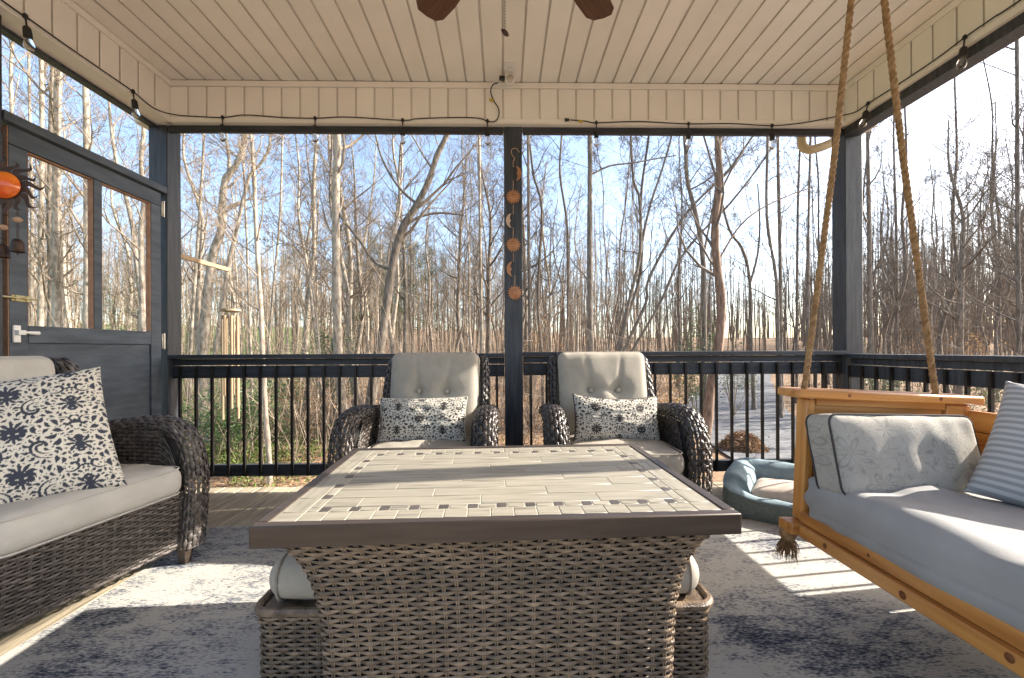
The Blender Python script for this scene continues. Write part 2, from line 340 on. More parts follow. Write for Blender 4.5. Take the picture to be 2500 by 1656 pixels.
# ---- damask print, drawn once and read per vertex
def spl(pts,n):
    p=[np.array(q,float) for q in pts]; p=[2*p[0]-p[1]]+p+[2*p[-1]-p[-2]]; out=[]
    for i in range(1,len(p)-2):
        for k in range(n):
            t=k/n; out.append(.5*(2*p[i]+(p[i+1]-p[i-1])*t+(2*p[i-1]-5*p[i]+4*p[i+1]-p[i+2])*t*t+(3*p[i]-p[i-1]-3*p[i+1]+p[i+2])*t**3))
    return out+[p[-2]]
def damask():
    S=420
    im=np.zeros((S,S),bool)
    def dot(x,y,r):
        for ox in (0,1,-1):
            for oy in (0,1,-1):
                cx,cy=(x+ox)*S,(y+oy)*S; rr=max(r*S,.8)
                x0,x1=int(max(cx-rr-1,0)),int(min(cx+rr+2,S)); y0,y1=int(max(cy-rr-1,0)),int(min(cy+rr+2,S))
                if x0<x1 and y0<y1:
                    Y,X=np.mgrid[y0:y1,x0:x1]; im[y0:y1,x0:x1]|=(X-cx)**2+(Y-cy)**2<rr*rr
    def stroke(pts,w0,wm,w1,pk=.5):
        p=spl(pts,26); n=len(p)
        for i,q in enumerate(p):
            t=i/(n-1); w=w0+(wm-w0)*t/pk if t<pk else wm+(w1-wm)*(t-pk)/(1-pk)
            w*=1.42
            for sx in (1,-1): dot(.5+sx*(q[0]-.5),q[1],w)
    def scroll(cx,cy,a0,turn,r0,r1,w,lob=0,lobL=.05):
        """C-scroll with curled end and comma lobes on its outside"""
        n=14; P=[(cx+(r0+(r1-r0)*(k/n)**.7)*math.cos(a0+turn*k/n),cy+(r0+(r1-r0)*(k/n)**.7)*math.sin(a0+turn*k/n)) for k in range(n+1)]
        w*=1.3; stroke(P,.003,w,w*.9,.55); dot(P[-1][0],P[-1][1],w*1.5); dot(1-P[-1][0],P[-1][1],w*1.5)
        for k in range(lob):
            f=.08+.62*k/max(1,lob-1); a=a0+turn*f; r=r0+(r1-r0)*f**.7; sg=1 if turn>0 else -1
            b=(cx+(r+w*1.9)*math.cos(a),cy+(r+w*1.9)*math.sin(a)); L=lobL*(1-.35*abs(f-.4))
            P2=[b]
            for j in range(1,4): an=a-sg*(.25-.45*j); P2.append((P2[-1][0]+L/3*math.cos(an),P2[-1][1]+L/3*math.sin(an)))
            stroke(P2,w*.55,w*.95,.003,.35)
    def plume(bx,by,a,spread,n,L,w,curl):
        for k in range(n):
            t=k/(n-1)-.5; an=a+spread*t; l=L*(1-.5*abs(t)**1.3); s=1 if t>0 else (-1 if t<0 else 0); P=[(bx+.12*L*math.cos(an),by+.12*L*math.sin(an))]
            for j in range(1,5): an+=s*curl*abs(t)*2*.25*j*.6; P.append((P[-1][0]+l*.22*math.cos(an),P[-1][1]+l*.22*math.sin(an)))
            stroke(P,w*.4,w*1.25,.003,.7)
    scroll(.30,.24,-1.9,4.6,.155,.035,.0095,6,.055); scroll(.30,.24,-2.1,3.6,.105,.02,.006)
    scroll(.31,.72,1.9,-4.6,.150,.035,.0095,6,.055); scroll(.31,.72,2.1,-3.6,.10,.02,.006)
    scroll(.08,.49,.9,4.4,.085,.02,.008,4,.045); scroll(.10,.97,-.7,-4.4,.09,.02,.008,4,.045)
    plume(.5,.46,math.pi/2,2.9,9,.155,.0105,1.5); plume(.5,.44,-math.pi/2,2.3,7,.12,.009,1.3)
    plume(.5,.95,math.pi/2,2.9,9,.155,.0105,1.5); plume(.5,.93,-math.pi/2,2.3,7,.12,.009,1.3)
    plume(.0,.22,0,2.9,7,.13,.0095,1.4); plume(.0,.74,0,2.9,7,.13,.0095,1.4)
    for x,y,r in ((.5,.45,.02),(.5,.94,.02),(.5,.20,.018),(.5,.70,.018),(0,.22,.018),(0,.74,.018),(.0,.0,.02),(.0,.5,.02)):
        stroke([(x,y-r*1.6),(x,y),(x,y+r*1.6)],.002,r*.75,.002)
    rr=random.Random(12)
    for L0,N in ((.085,1500),(.055,2500),(.034,3500),(.02,2500)):
        for i in range(N):
            L=L0*rr.uniform(.8,1.2); x,y,a,c=rr.uniform(0,.5),rr.random(),rr.uniform(0,6.283),rr.choice((-1,1))*rr.uniform(.4,1.1)
            pts=[(x,y)]
            for k in range(3): pts.append((pts[-1][0]+L/3*math.cos(a+c*k*.6),pts[-1][1]+L/3*math.sin(a+c*k*.6)))
            if max(p[0] for p in pts)>.495 or min(p[0] for p in pts)<.005: continue
            mg=int(1.6+L*S*.19+1.2)
            q=[(int(p[0]*S),int(p[1]*S)%S) for p in spl(pts,3)]
            if any(im[max(b-mg,0):b+mg+1,max(a_-mg,0):a_+mg+1].any() for a_,b in q): continue
            stroke(pts,L*.06,L*.195,.002,.4)
    return im
DAM = damask()
def damask_mat(name, ca, cb):
    m_ = mat(name, ca, tuple(x * .93 for x in ca), 30, .9, .3, 500); n, l = m_.node_tree.nodes, m_.node_tree.links
    b = n['Principled BSDF']; src = b.inputs['Base Color'].links[0].from_socket
    at = n.new('ShaderNodeAttribute'); at.attribute_name = 'print'; mx = n.new('ShaderNodeMix'); mx.data_type = 'RGBA'
    l.new(at.outputs['Fac'], mx.inputs[0]); l.new(src, mx.inputs[6]); mx.inputs[7].default_value = (*cb, 1); l.new(mx.outputs[2], b.inputs['Base Color'])
    return m_
M['dam_n'] = damask_mat('navy_damask', (.62, .585, .50), (.035, .042, .062)); M['dam_b'] = damask_mat('charcoal_damask', (.56, .52, .44), (.035, .031, .030))
# ---- cushions
def rbox(w, d, h, r, nx=22, ny=22, nz=8, crown=.0, fn=None, seed=0):
    """rounded cushion centred at the origin; fn(p, unit) may move points"""
    H = Vector((w / 2, d / 2, h / 2)); m_ = MB(); idx = {}
    def ax(n, half):
        c = max(half - r, 0) ; k = 4
        a = [-half + r * (1 - math.cos(math.pi / 2 * i / k)) for i in range(k)]
        mid = [-c + 2 * c * i / n for i in range(n + 1)]
        return a + mid + [-q for q in reversed(a)]
    A = [ax(nx, H.x), ax(ny, H.y), ax(nz, H.z)]
    def vid(i, j, k):
        key = (i, j, k)
        if key not in idx:
            p = Vector((A[0][i], A[1][j], A[2][k])); q = Vector(tuple(max(-(H[a] - r), min(H[a] - r, p[a])) for a in range(3)))
            dlt = p - q
            if dlt.length > 1e-9: p = q + dlt.normalized() * r
            u = Vector((p.x / H.x, p.y / H.y, p.z / H.z))
            if crown: p.z += crown * (1 if p.z > 0 else -.35) * (1 - abs(u.x) ** 2.5) * (1 - abs(u.y) ** 2.5) * min(1, abs(u.z) * 1.3)
            if fn: p = fn(p, u)
            idx[key] = len(m_.v); m_.v.append(tuple(p))
        return idx[key]
    L = [len(a) - 1 for a in A]
    for i in range(L[0]):
        for j in range(L[1]):
            m_.f.append((vid(i, j, 0), vid(i, j + 1, 0), vid(i + 1, j + 1, 0), vid(i + 1, j, 0))); m_.f.append((vid(i, j, L[2]), vid(i + 1, j, L[2]), vid(i + 1, j + 1, L[2]), vid(i, j + 1, L[2])))
    for i in range(L[0]):
        for k in range(L[2]):
            m_.f.append((vid(i, 0, k), vid(i + 1, 0, k), vid(i + 1, 0, k + 1), vid(i, 0, k + 1))); m_.f.append((vid(i, L[1], k), vid(i, L[1], k + 1), vid(i + 1, L[1], k + 1), vid(i + 1, L[1], k)))
    for j in range(L[1]):
        for k in range(L[2]):
            m_.f.append((vid(0, j, k), vid(0, j, k + 1), vid(0, j + 1, k + 1), vid(0, j + 1, k))); m_.f.append((vid(L[0], j, k), vid(L[0], j + 1, k), vid(L[0], j + 1, k + 1), vid(L[0], j, k + 1)))
    return m_
def rrect(w, d, r, n=6):
    out = []
    for cx, cy, a0 in ((w / 2 - r, d / 2 - r, 0), (-w / 2 + r, d / 2 - r, 90), (-w / 2 + r, -d / 2 + r, 180), (w / 2 - r, -d / 2 + r, 270)):
        for k in range(n + 1): a = R_(a0 + 90 * k / n); out.append((cx + r * math.cos(a), cy + r * math.sin(a)))
    return out
def pipe_loop(pts, r, mt_, par, name='piping'):
    m_ = MB(); m_.tube(list(pts) + [pts[0]], r, 6, cap=False); return m_.build(name, mt_, par)
def throw_pillow(W, Hh, T, N, prt=None, puff=.42, seed=0, sag=0):
    """knife-edge pillow in the local XZ plane, front towards -Y; returns mesh with print attribute"""
    vs, fs, cs = [], [], []; rnd_ = random.Random(seed)
    for side in (-1, 1):
        o = len(vs)
        for j in range(N + 1):
            for i in range(N + 1):
                u, v = -1 + 2 * i / N, -1 + 2 * j / N
                e = max(0, (1 - u * u)) * max(0, (1 - v * v)); th = T * .5 * e ** puff
                x = u * W / 2 * (1 - .055 * (1 - v * v) ** .8); z = v * Hh / 2 * (1 - .075 * (1 - u * u) ** .8)
                q = Vector((u * 2.2 + seed, v * 2.2, side)); wr = noise.noise(q) * .010 * e ** .5 + noise.noise(q * 2.7) * .005 * e ** .4
                z += -sag * (1 - u * u) * (v + 1) * .5
                vs.append((x, side * (th + wr) if side < 0 else th + wr, z))
                if prt: a, b = prt(u, v, side); cs.append(float(DAM[int(b * 420) % 420, int(a * 420) % 420]))
        for j in range(N):
            for i in range(N):
                a = o + j * (N + 1) + i; q = (a, a + 1, a + N + 2, a + N + 1); fs.append(q if side < 0 else q[::-1])
    me = bpy.data.meshes.new('pillow'); me.from_pydata(vs, [], fs)
    if prt: at = me.attributes.new('print', 'FLOAT', 'POINT'); at.data.foreach_set('value', cs)
    bm = bmesh.new(); bm.from_mesh(me); bmesh.ops.remove_doubles(bm, verts=bm.verts, dist=1e-5); bm.to_mesh(me); bm.free()
    me.polygons.foreach_set('use_smooth', [True] * len(me.polygons)); return me
def pillow_rim(W, Hh, sag=0):
    out = []
    N = 12
    for (u0, v0, u1, v1) in ((-1, -1, 1, -1), (1, -1, 1, 1), (1, 1, -1, 1), (-1, 1, -1, -1)):
        for k in range(N):
            u, v = u0 + (u1 - u0) * k / N, v0 + (v1 - v0) * k / N
            out.append((u * W / 2 * (1 - .055 * (1 - v * v) ** .8), 0, v * Hh / 2 * (1 - .075 * (1 - u * u) ** .8) - sag * (1 - u * u) * (v + 1) * .5))
    return out
# ---- weaving
def weave(P, ns, rows, amp, mt_, parent, split=False, flip=1, thick=.35, fill=.94, closed=False, sub=4, stakes=True, name='wicker_weave'):
    S = np.arange(0, ns * sub + 1) / sub; n = len(S); ks = np.array([-1, -.55, 0, .55, 1.]); K = 5
    def ev(s, t):
        e = 1e-3
        p = P(s, t); ds = P(s + e, t) - P(s - e, t); dt = P(s, t + e) - P(s, t - e)
        nn = np.cross(ds, dt) * flip; nn /= np.maximum(np.linalg.norm(nn, axis=-1, keepdims=True), 1e-12)
        return p, nn
    out = MB(); objs = []
    for j in range(rows):
        ph = np.cos(np.pi * (S + j)); vs = np.zeros((n, K, 3))
        for k, q in enumerate(ks):
            t = np.full(n, (j + .5) / rows) + q * .5 * fill / rows * (.80 + .2 * ph)
            p, nn = ev(S, t); vs[:, k] = p + nn * (amp * ph + amp * thick * (1 - q * q) * 2)[:, None]
        m_ = MB() if split else out
        m_.grid([list(map(tuple, vs[i])) for i in range(n)])
        if split: objs.append(m_.build('strand', mt_, parent, 0, True, 80))
    if stakes:
        T = np.linspace(0, 1, max(rows // 2, 8) + 1)
        for i in range(0, ns + 1):
            m_ = MB() if split else out
            for off in (-.085, .085):
                vs = np.zeros((len(T), 3, 3))
                for k, q in enumerate((-1, 0, 1)):
                    p, nn = ev(np.full(len(T), i + off + q * .065), T); vs[:, k] = p + nn * (amp * .05 + (amp * .45 if q == 0 else 0))
                m_.grid([list(map(tuple, v)) for v in vs])
            if split: objs.append(m_.build('stake', mt_, parent, 0, True, 80))
    if not split: objs.append(out.build(name, mt_, parent, 0, True, 80, stuff=True))
    return objs
def poly_path(pts, step):
    """resampled spline -> function of s (stake units), number of stakes"""
    sp = np.array([tuple(p) for p in spline(pts, 12)]); L = np.concatenate([[0], np.cumsum(np.linalg.norm(np.diff(sp, axis=0), axis=1))])
    n = max(2, int(round(L[-1] / step)))
    def f(s):
        q = np.clip(s / n, -.02, 1.02) * L[-1]; return np.stack([np.interp(q, L, sp[:, a]) for a in range(3)], -1)
    return f, n
# ================================================================== rug
rm = bpy.data.materials.new('distressed_rug'); rm.use_nodes = True; n, l = rm.node_tree.nodes, rm.node_tree.links
tc = n.new('ShaderNodeTexCoord')
def ns_(scale, st, det=6, dist=0, rg=.5):
    mp = n.new('ShaderNodeMapping'); mp.inputs['Scale'].default_value = st; l.new(tc.outputs['Object'], mp.inputs[0])
    t_ = n.new('ShaderNodeTexNoise'); t_.inputs['Scale'].default_value = scale; t_.inputs['Detail'].default_value = det; t_.inputs['Distortion'].default_value = dist; t_.inputs['Roughness'].default_value = rg
    l.new(mp.outputs[0], t_.inputs[0]); return t_.outputs[0]
def ma(op, a, b, c=None):
    x = n.new('ShaderNodeMath'); x.operation = op
    for k, q in enumerate((a, b, c)):
        if q is None: continue
        if isinstance(q, (int, float)): x.inputs[k].default_value = q
        else: l.new(q, x.inputs[k])
    return x.outputs[0]
big = ns_(2.1, (1, 1.1, 1), 3, .6); mid = ns_(9, (.8, 2.0, 1), 5, .3, .6); fin = ns_(95, (.55, 1.5, 1), 3, 0, .7)
val = ma('ADD', ma('ADD', ma('MULTIPLY', big, .75), ma('MULTIPLY', mid, .6)), ma('MULTIPLY', fin, .95))
cr = n.new('ShaderNodeValToRGB'); e = cr.color_ramp.elements; e[0].position = .91 / 2; e[0].color = (.038, .048, .072, 1); e[1].position = 1.17 / 2; e[1].color = (.46, .44, .39, 1)
x = e.new(1.04 / 2); x.color = (.20, .205, .22, 1); l.new(ma('MULTIPLY', val, .5), cr.inputs[0])
b_ = n['Principled BSDF']; l.new(cr.outputs[0], b_.inputs['Base Color']); b_.inputs['Roughness'].default_value = .95; b_.inputs['Specular IOR Level'].default_value = .1
bp = n.new('ShaderNodeBump'); bp.inputs['Strength'].default_value = .5; bp.inputs['Distance'].default_value = .006; l.new(ns_(230, (1, 1, 1), 2), bp.inputs['Height']); l.new(bp.outputs[0], b_.inputs['Normal'])
M['rug'] = rm
m_ = MB(); nx, ny = 46, 40
def rz_(x, y):
    e = min(x + 1.80, 2.02 - x, y + .35, 2.685 - y); return .0075 + .0022 * noise.noise(Vector((x * 1.6, y * 1.6, 0))) + (.006 * max(0, noise.noise(Vector((x * 2.3, y * 2.3, 5)))) if e < .25 else 0)
top = [[(-1.80 + 3.82 * i / nx + .008 * noise.noise(Vector((0, j * .35, 3))) * (1 if i in (0, nx) else 0), -.35 + 3.035 * j / ny + .006 * noise.noise(Vector((i * .35, 0, 9))) * (1 if j in (0, ny) else 0), rz_(-1.80 + 3.82 * i / nx, -.35 + 3.035 * j / ny)) for i in range(nx + 1)] for j in range(ny + 1)]
m_.grid(top); per = [top[0][i] for i in range(nx + 1)] + [top[j][nx] for j in range(1, ny + 1)] + [top[ny][i] for i in range(nx - 1, -1, -1)] + [top[j][0] for j in range(ny - 1, -1, -1)]
m_.grid([per, [(p[0], p[1], .0025) for p in per]])
tag(m_.build('area_rug', 'rug'), 'large distressed navy and cream area rug lying on the deck', 'rug')
# ================================================================== wicker seats
def make_seat(name, label, cat, wd, nseat, loc, rz, mt_, cm, split=False, group=None):
    """wing chair (nseat 1) or loveseat; faces local -Y; wd = distance between arm centres / 2"""
    t = thing(name, label, cat, loc, rz, group)
    a = wd
    for sgn in (1, -1):
        arm = MB(); arm.box((sgn * (a - .035) - .03, -.33, .10), (sgn * (a - .035) + .03, .33, .655)); armo = arm.build('arm', 'wcore', t, .03)
        path, ns = poly_path([(sgn * (a - .03), .30, .68), (sgn * (a - .02), .10, .70), (sgn * a, -.12, .727), (sgn * (a + .008), -.26, .705), (sgn * (a + .012), -.345, .62), (sgn * (a + .012), -.385, .47), (sgn * (a + .006), -.385, .27), (sgn * a, -.37, .085)], .03)
        def PA(s, t_, path=path, ns=ns):
            c = path(s); d = path(s + .05) - path(s - .05); d /= np.linalg.norm(d, axis=-1, keepdims=True)
            xx = np.zeros_like(c); xx[:, 0] = 1; up = np.cross(d, xx); up /= np.linalg.norm(up, axis=-1, keepdims=True); up *= np.sign(up[:, [2]] - up[:, [1]] + 1e-9)
            an = np.pi * (1.28 * t_ - .14); return c + xx * (np.cos(an) * .066)[:, None] + up * (np.sin(an) * .045 - .02)[:, None]
        weave(PA, ns, 11, .0038, mt_, armo, flip=-1, name='arm_roll')
        for side in (1, -1):      # inner and outer arm panels under the roll
            xo = sgn * (a - .035) + side * sgn * .036 if side * 1 > 0 else sgn * (a - .035) - sgn * .036
            def PP(s, t_, xo=xo, path=path):
                y = -.365 + s * .03; zt = .66 + .03 * np.cos((y + .1) * 3) - np.clip(-.24 - y, 0, 1) ** 1.5 * 5.5
                return np.stack([np.full_like(y, xo) + 0 * t_, y, .10 + (zt - .10) * t_], -1)
            weave(PP, 22, 30, .0028, mt_, armo, flip=(sgn if side > 0 else -sgn), name='arm_panel', sub=3)
        wn = MB(); wp = spline([(sgn * (a - .075), .19, .60), (sgn * (a - .07), .225, .76), (sgn * (a - .075), .28, .92), (sgn * (a - .085), .32, 1.015), (sgn * (a - .10), .345, 1.05)], 6)
        wn.tube(wp, [.034] * (len(wp) - 3) + [.032, .026, .010], 8); wo = wn.build('wing', 'wcore', t)
        pth, ns = poly_path([tuple(p) for p in wp[:-2]] + [(sgn * (a - .105), .352, 1.058)], .028)
        def PW_(s, t_, pth=pth, ns=ns):
            c = pth(s); q = np.clip(s / ns, 0, 1); r = np.sqrt(np.clip(1 - np.clip((q - .84) / .17, 0, 1) ** 2, .02, 1)); an = 2 * np.pi * t_
            return c + np.stack([np.cos(an) * .050 * r, np.sin(an) * .064 * r, 0 * an], -1)
        weave(PW_, ns, 12, .0034, mt_, wo, flip=-1, name='wing_weave')
    bk = MB(); bk.box((-a + .08, .30, .12), (a - .08, .37, .99)); bo = bk.build('back_shell', 'wcore', t, .03)
    def PBk(s, t_): x = -a + .07 + s * .035; return np.stack([x, .376 + 0 * t_, .1 + .9 * t_], -1)
    weave(PBk, int((2 * a - .14) / .035), 40, .003, mt_, bo, flip=-1, name='back_weave', sub=2)
    fb = MB(); fb.box((-a + .01, -.31, .10), (a - .01, .30, .375)); fo = fb.build('seat_base', 'wcore', t, .01)
    nst = int(round((2 * a - .10) / .036))
    def PF(s, t_):
        x = -a + .05 + s * (2 * a - .10) / nst; return np.stack([x, -.358 + .012 * np.cos(x * 3) + .02 * (1 - t_), .095 + .29 * t_], -1)
    weave(PF, nst, 21, .0038, mt_, fo, split=split, flip=1)
    lg = MB(); lg.box((-.025, -.025, 0), (.025, .025, .10))
    for x, y in ((a - .03, -.345), (-a + .03, -.345), (a - .05, .30), (-a + .05, .30)):
        l_ = MB(); l_.add([(x + sx * q, y + sy * q, z) for z, q in ((.0, .019), (.11, .028)) for sy in (-1, 1) for sx in (-1, 1)], [(0, 2, 3, 1), (4, 5, 7, 6), (0, 1, 5, 4), (2, 6, 7, 3), (0, 4, 6, 2), (1, 3, 7, 5)])
        l_.build('leg', 'frame', t, .003)
    inner = 2 * (a - .072); cw = inner / nseat
    for i in range(nseat):
        cx = -inner / 2 + cw * (i + .5); sd_ = random.random() * 9
        def fs_(p, u, sd_=sd_):
            wv = (noise.noise(Vector((p.x * 4 + sd_, p.y * 9, sd_))) * .009 + noise.noise(Vector((p.x * 9 + sd_, p.y * 22 + p.x * 6, 1))) * .006) * (1 if p.z > 0 else .2)
            return Vector((p.x, p.y, p.z + wv))
        sc_ = rbox(cw - .006, .70, .145, .055, 26, 26, 4, .022, fs_).build('seat_cushion', cm, t, 0, True, 80); sc_.location = (cx, -.055, .45)
        hw, hd = (cw - .006) / 2 - .014, .35 - .014
        pipe_loop([(x, y, .062) for x, y in rrect(hw * 2 + .014, hd * 2 + .014, .055)], .0042, cm, sc_); pipe_loop([(x, y, -.060) for x, y in rrect(hw * 2 + .014, hd * 2 + .014, .055)], .0042, cm, sc_)
        def fbk(p, u, sd_=sd_):
            if p.z > 0:        # front of the cushion: two tufted buttons with folds running up and down
                for bx in (-.094, .094):
                    dx, dy = p.x - bx, p.y - .04; p.z -= .040 * math.exp(-(dx * dx + dy * dy) / .0032)
                    if dy > 0: p.z -= .013 * math.exp(-((dx - .12 * dy * (1 if bx > 0 else -1)) / .016) ** 2) * max(0, 1 - dy / .30)
                    else: p.z -= .008 * math.exp(-(dx / .014) ** 2) * max(0, 1 + dy / .2)
                p.z -= .012 * math.exp(-((p.y - .04) / .022) ** 2) * math.exp(-(p.x / .13) ** 2)
                p.z += noise.noise(Vector((p.x * 7 + sd_, p.y * 4, sd_))) * .006
            return p
        wb = (cw - .035) if nseat == 1 else cw - .11
        bc = rbox(wb, .615, .13, .05, 44, 40, 4, .035, fbk).build('back_cushion', cm, t, 0, True, 80)
        bc.location = (cx if nseat == 1 else cx * .86, .195 if nseat == 1 else .235, .765); bc.rotation_euler = (R_(90 - 10), 0, 0)
        pipe_loop([(x, y, .030) for x, y in rrect(wb - .006, .609, .05)], .0042, cm, bc)
        for bx in (-.094, .094):
            q = MB(); q.lathe([(.0165, 0), (.0165, .004), (.013, .009), (.006, .011), (.001, .0115)], (bx, .04, .063), 14); q.build('button', cm, bc)
    return t
make_seat('wicker_armchair', 'dark wicker wing chair with taupe tufted cushions, left of the centre post', 'armchair', .39, 1, (-.483, 2.715, .004), R_(-4), 'wick_c', 'cush')
make_seat('wicker_armchair', 'dark wicker wing chair with taupe tufted cushions, right of the centre post', 'armchair', .39, 1, (.680, 2.715, .004), R_(1.5), 'wick_c', 'cush')
make_seat('wicker_loveseat', 'grey brown wicker loveseat with pale seat cushions in front of the screen door', 'loveseat', .80, 2, (-2.115, 1.525, .002), R_(80.4), 'wick_s', 'cushs', True)
# pillows
def add_pillow(name, label, me, mt_, loc, rot, rim=None, rimmat=None):
    o = obj(name, me, mt_); o.location = loc; o.rotation_euler = rot; tag(o, label, 'pillow')
    if rim: pipe_loop(rim, .0045, rimmat, o)
    return o
add_pillow('lumbar_pillow', 'charcoal and cream scroll print lumbar pillow on the left wicker chair', throw_pillow(.56, .29, .15, 130, lambda u, v, s: ((u * .95 + .5) % 1, (v * .5 + .45) % 1), seed=1), 'dam_b', (-.51, 2.67, .655), (R_(-17), R_(-1), R_(-4)), pillow_rim(.56, .29), 'dam_b')
add_pillow('lumbar_pillow', 'charcoal and cream scroll print lumbar pillow with dark piping on the right wicker chair', throw_pillow(.55, .30, .15, 130, lambda u, v, s: ((u * .95 + .02) % 1, (v * .52 + .2) % 1), seed=4, sag=.02), 'dam_b', (.705, 2.66, .66), (R_(-16), R_(2), R_(2)), pillow_rim(.55, .30, .02), 'pipedk')
add_pillow('throw_pillow', 'large navy and cream scroll print pillow on the loveseat', throw_pillow(.57, .57, .27, 190, lambda u, v, s: (u * .80 + .5, v * .80 + .45), seed=8), 'dam_n', (-1.945, 1.74, .73), (R_(-24), R_(-8), R_(46)), pillow_rim(.56, .56), 'dam_n')
# ================================================================== table
TZ = .645
tb = thing('coffee_table', 'large rectangular tile topped table with flared woven wicker base', 'table', (-.02, 1.568, 0), R_(2.2))
HX, HY = .656, .436; fwid = .034
for nm, a_, b_ in (('top_frame', (-HX, -HY), (HX, -HY + fwid)), ('top_frame', (-HX, HY - fwid), (HX, HY)), ('top_frame', (-HX, -HY + fwid + .0004), (-HX + fwid, HY - fwid - .0004)), ('top_frame', (HX - fwid, -HY + fwid + .0004), (HX, HY - fwid - .0004))):
    B(nm, (*a_, TZ - .058), (*b_, TZ), 'frame', tb, .004)
bed = B('tile_bed', (-HX + .03, -HY + .03, TZ - .05), (HX - .03, HY - .03, TZ - .0040), 'grout', tb, 0)
tiles = {}
def tile(x0, x1, y0, y1, mt_, nm='tile'):
    g = .0016; k = (round(x1 - x0, 4), round(y1 - y0, 4), mt_)
    if k not in tiles: q = MB(); w_, d_ = (x1 - x0) / 2 - g, (y1 - y0) / 2 - g; q.box((-w_, -d_, 0), (w_, d_, .004)); tiles[k] = q.mesh('tile')
    o = place(nm, tiles[k], mt_, tb, ((x0 + x1) / 2, (y0 + y1) / 2, TZ - .0068 + random.uniform(0, .0003))); bev(o, .0008, 1)
ix, iy = HX - fwid - .002, HY - fwid - .002; bw, aw = .066, .032
n1 = 17
for sgn in (-1, 1):
    y0, y1 = sorted((sgn * iy, sgn * (iy - bw)))
    step = (2 * ix - 2 * bw) / n1
    for i in range(n1): tile(-ix + bw + i * step, -ix + bw + (i + 1) * step, y0, y1, 'tile')
    x0, x1 = sorted((sgn * ix, sgn * (ix - bw))); tile(x0, x1, -iy, -iy + bw, 'tile'); tile(x0, x1, iy - bw, iy, 'tile')
    m1 = 6; st = (2 * iy - 2 * bw) / m1
    for i in range(m1): tile(x0, x1, -iy + bw + i * st, -iy + bw + (i + 1) * st, 'tilev')
    # accent rows
    y0, y1 = sorted((sgn * (iy - bw), sgn * (iy - bw - aw))); xs = ix - bw - aw; u = -xs; na = 12; per = (2 * xs - aw) / na
    for i in range(na + 1):
        tile(u, u + aw, y0, y1, 'acc', 'accent_tile')
        if i < na: tile(u + aw, u + per, y0, y1, 'tile')
        u += per
    x0, x1 = sorted((sgn * (ix - bw), sgn * (ix - bw - aw))); ys = iy - bw - aw; na = 6; per = (2 * ys + 2 * aw - aw) / na; u = -ys - aw
    for i in range(na + 1):
        nm = 'accent_tile' if 0 < i < na else 'tile'
        tile(x0, x1, u + (per * .5 - aw / 2 if 0 else 0), u + aw, 'acc' if 0 < i < na else 'tile', nm)
        if i < na: tile(x0, x1, u + aw, u + per, 'tilev')
        u += per
xs, ys = ix - bw - aw, iy - bw - aw; nr = 8; rh = 2 * ys / nr
for j in range(nr):
    x = -xs; first = .10 + (j * .21) % .34
    cuts = [-xs]; q = -xs + first
    while q < xs - .04: cuts.append(q); q += .36
    cuts.append(xs)
    for a_, b2 in zip(cuts, cuts[1:]): tile(a_, b2, -ys + j * rh, -ys + (j + 1) * rh, 'tile')
# flared woven base panels, the stools nest between them
pathb = [(-.515, -.20)] + [(-.515 + .03 - .03 * math.cos(R_(a)), -.292 - .03 * math.sin(R_(a))) for a in (0, 45, 90)] + [(-.3, -.322), (0, -.322), (.3, -.322)] + [(.515 - .03 + .03 * math.sin(R_(a)), -.292 - .03 * math.cos(R_(a))) for a in (0, 45, 90)] + [(.515, -.20)]
pp = np.array(pathb); LL = np.concatenate([[0], np.cumsum(np.linalg.norm(np.diff(pp, axis=0), axis=1))]); NB = int(round(LL[-1] / .036))
def base_fn(sg):
    def PBs(s, t_):
        q = np.clip(s / NB, 0, 1) * LL[-1]; x = np.interp(q, LL, pp[:, 0]); y = np.interp(q, LL, pp[:, 1]); z = .012 + .563 * t_
        fl_ = np.exp((z - .53) / .115); kx = 1 + .14 * fl_; return np.stack([sg * x * kx, sg * (y - .045 * fl_), z], -1)
    return PBs
core = MB()
def core_panel(sg):
    f = base_fn(sg); s = np.linspace(0, NB, 40); rows = [f(s, np.full(40, t_)) * np.array([.992, .975, 1]) for t_ in np.linspace(0, 1, 14)]
    c = MB(); c.grid([[tuple(p) for p in r] for r in rows]); inn = [[(p[0] * .985, p[1] + sg * .02, p[2]) for p in r] for r in rows]; c.grid(inn); return c
for sg, nm in ((1, 'base_panel'), (-1, 'base_panel')):
    co = core_panel(sg).build(nm, 'wcore', tb)
    weave(base_fn(sg), NB, 40, .0040, 'wick_t', co, split=(sg == 1), flip=1, thick=.4)
    for e_ in (0, NB):
        f = base_fn(sg); pts = [tuple(f(np.array([float(e_)]), np.array([t_]))[0] + np.array([(-.004 if (e_ == 0) == (sg == 1) else .004), 0, 0])) for t_ in np.linspace(0, 1, 24)]
        q = MB(); q.tube([(p[0] + .003 * math.sin(i * 2.2), p[1], p[2]) for i, p in enumerate(pts)], .008, 6); q.build('edge_braid', 'wick_t', co)
B('base_spine', (-.03, -.25, .01), (.03, .25, .57), 'wcore', tb)
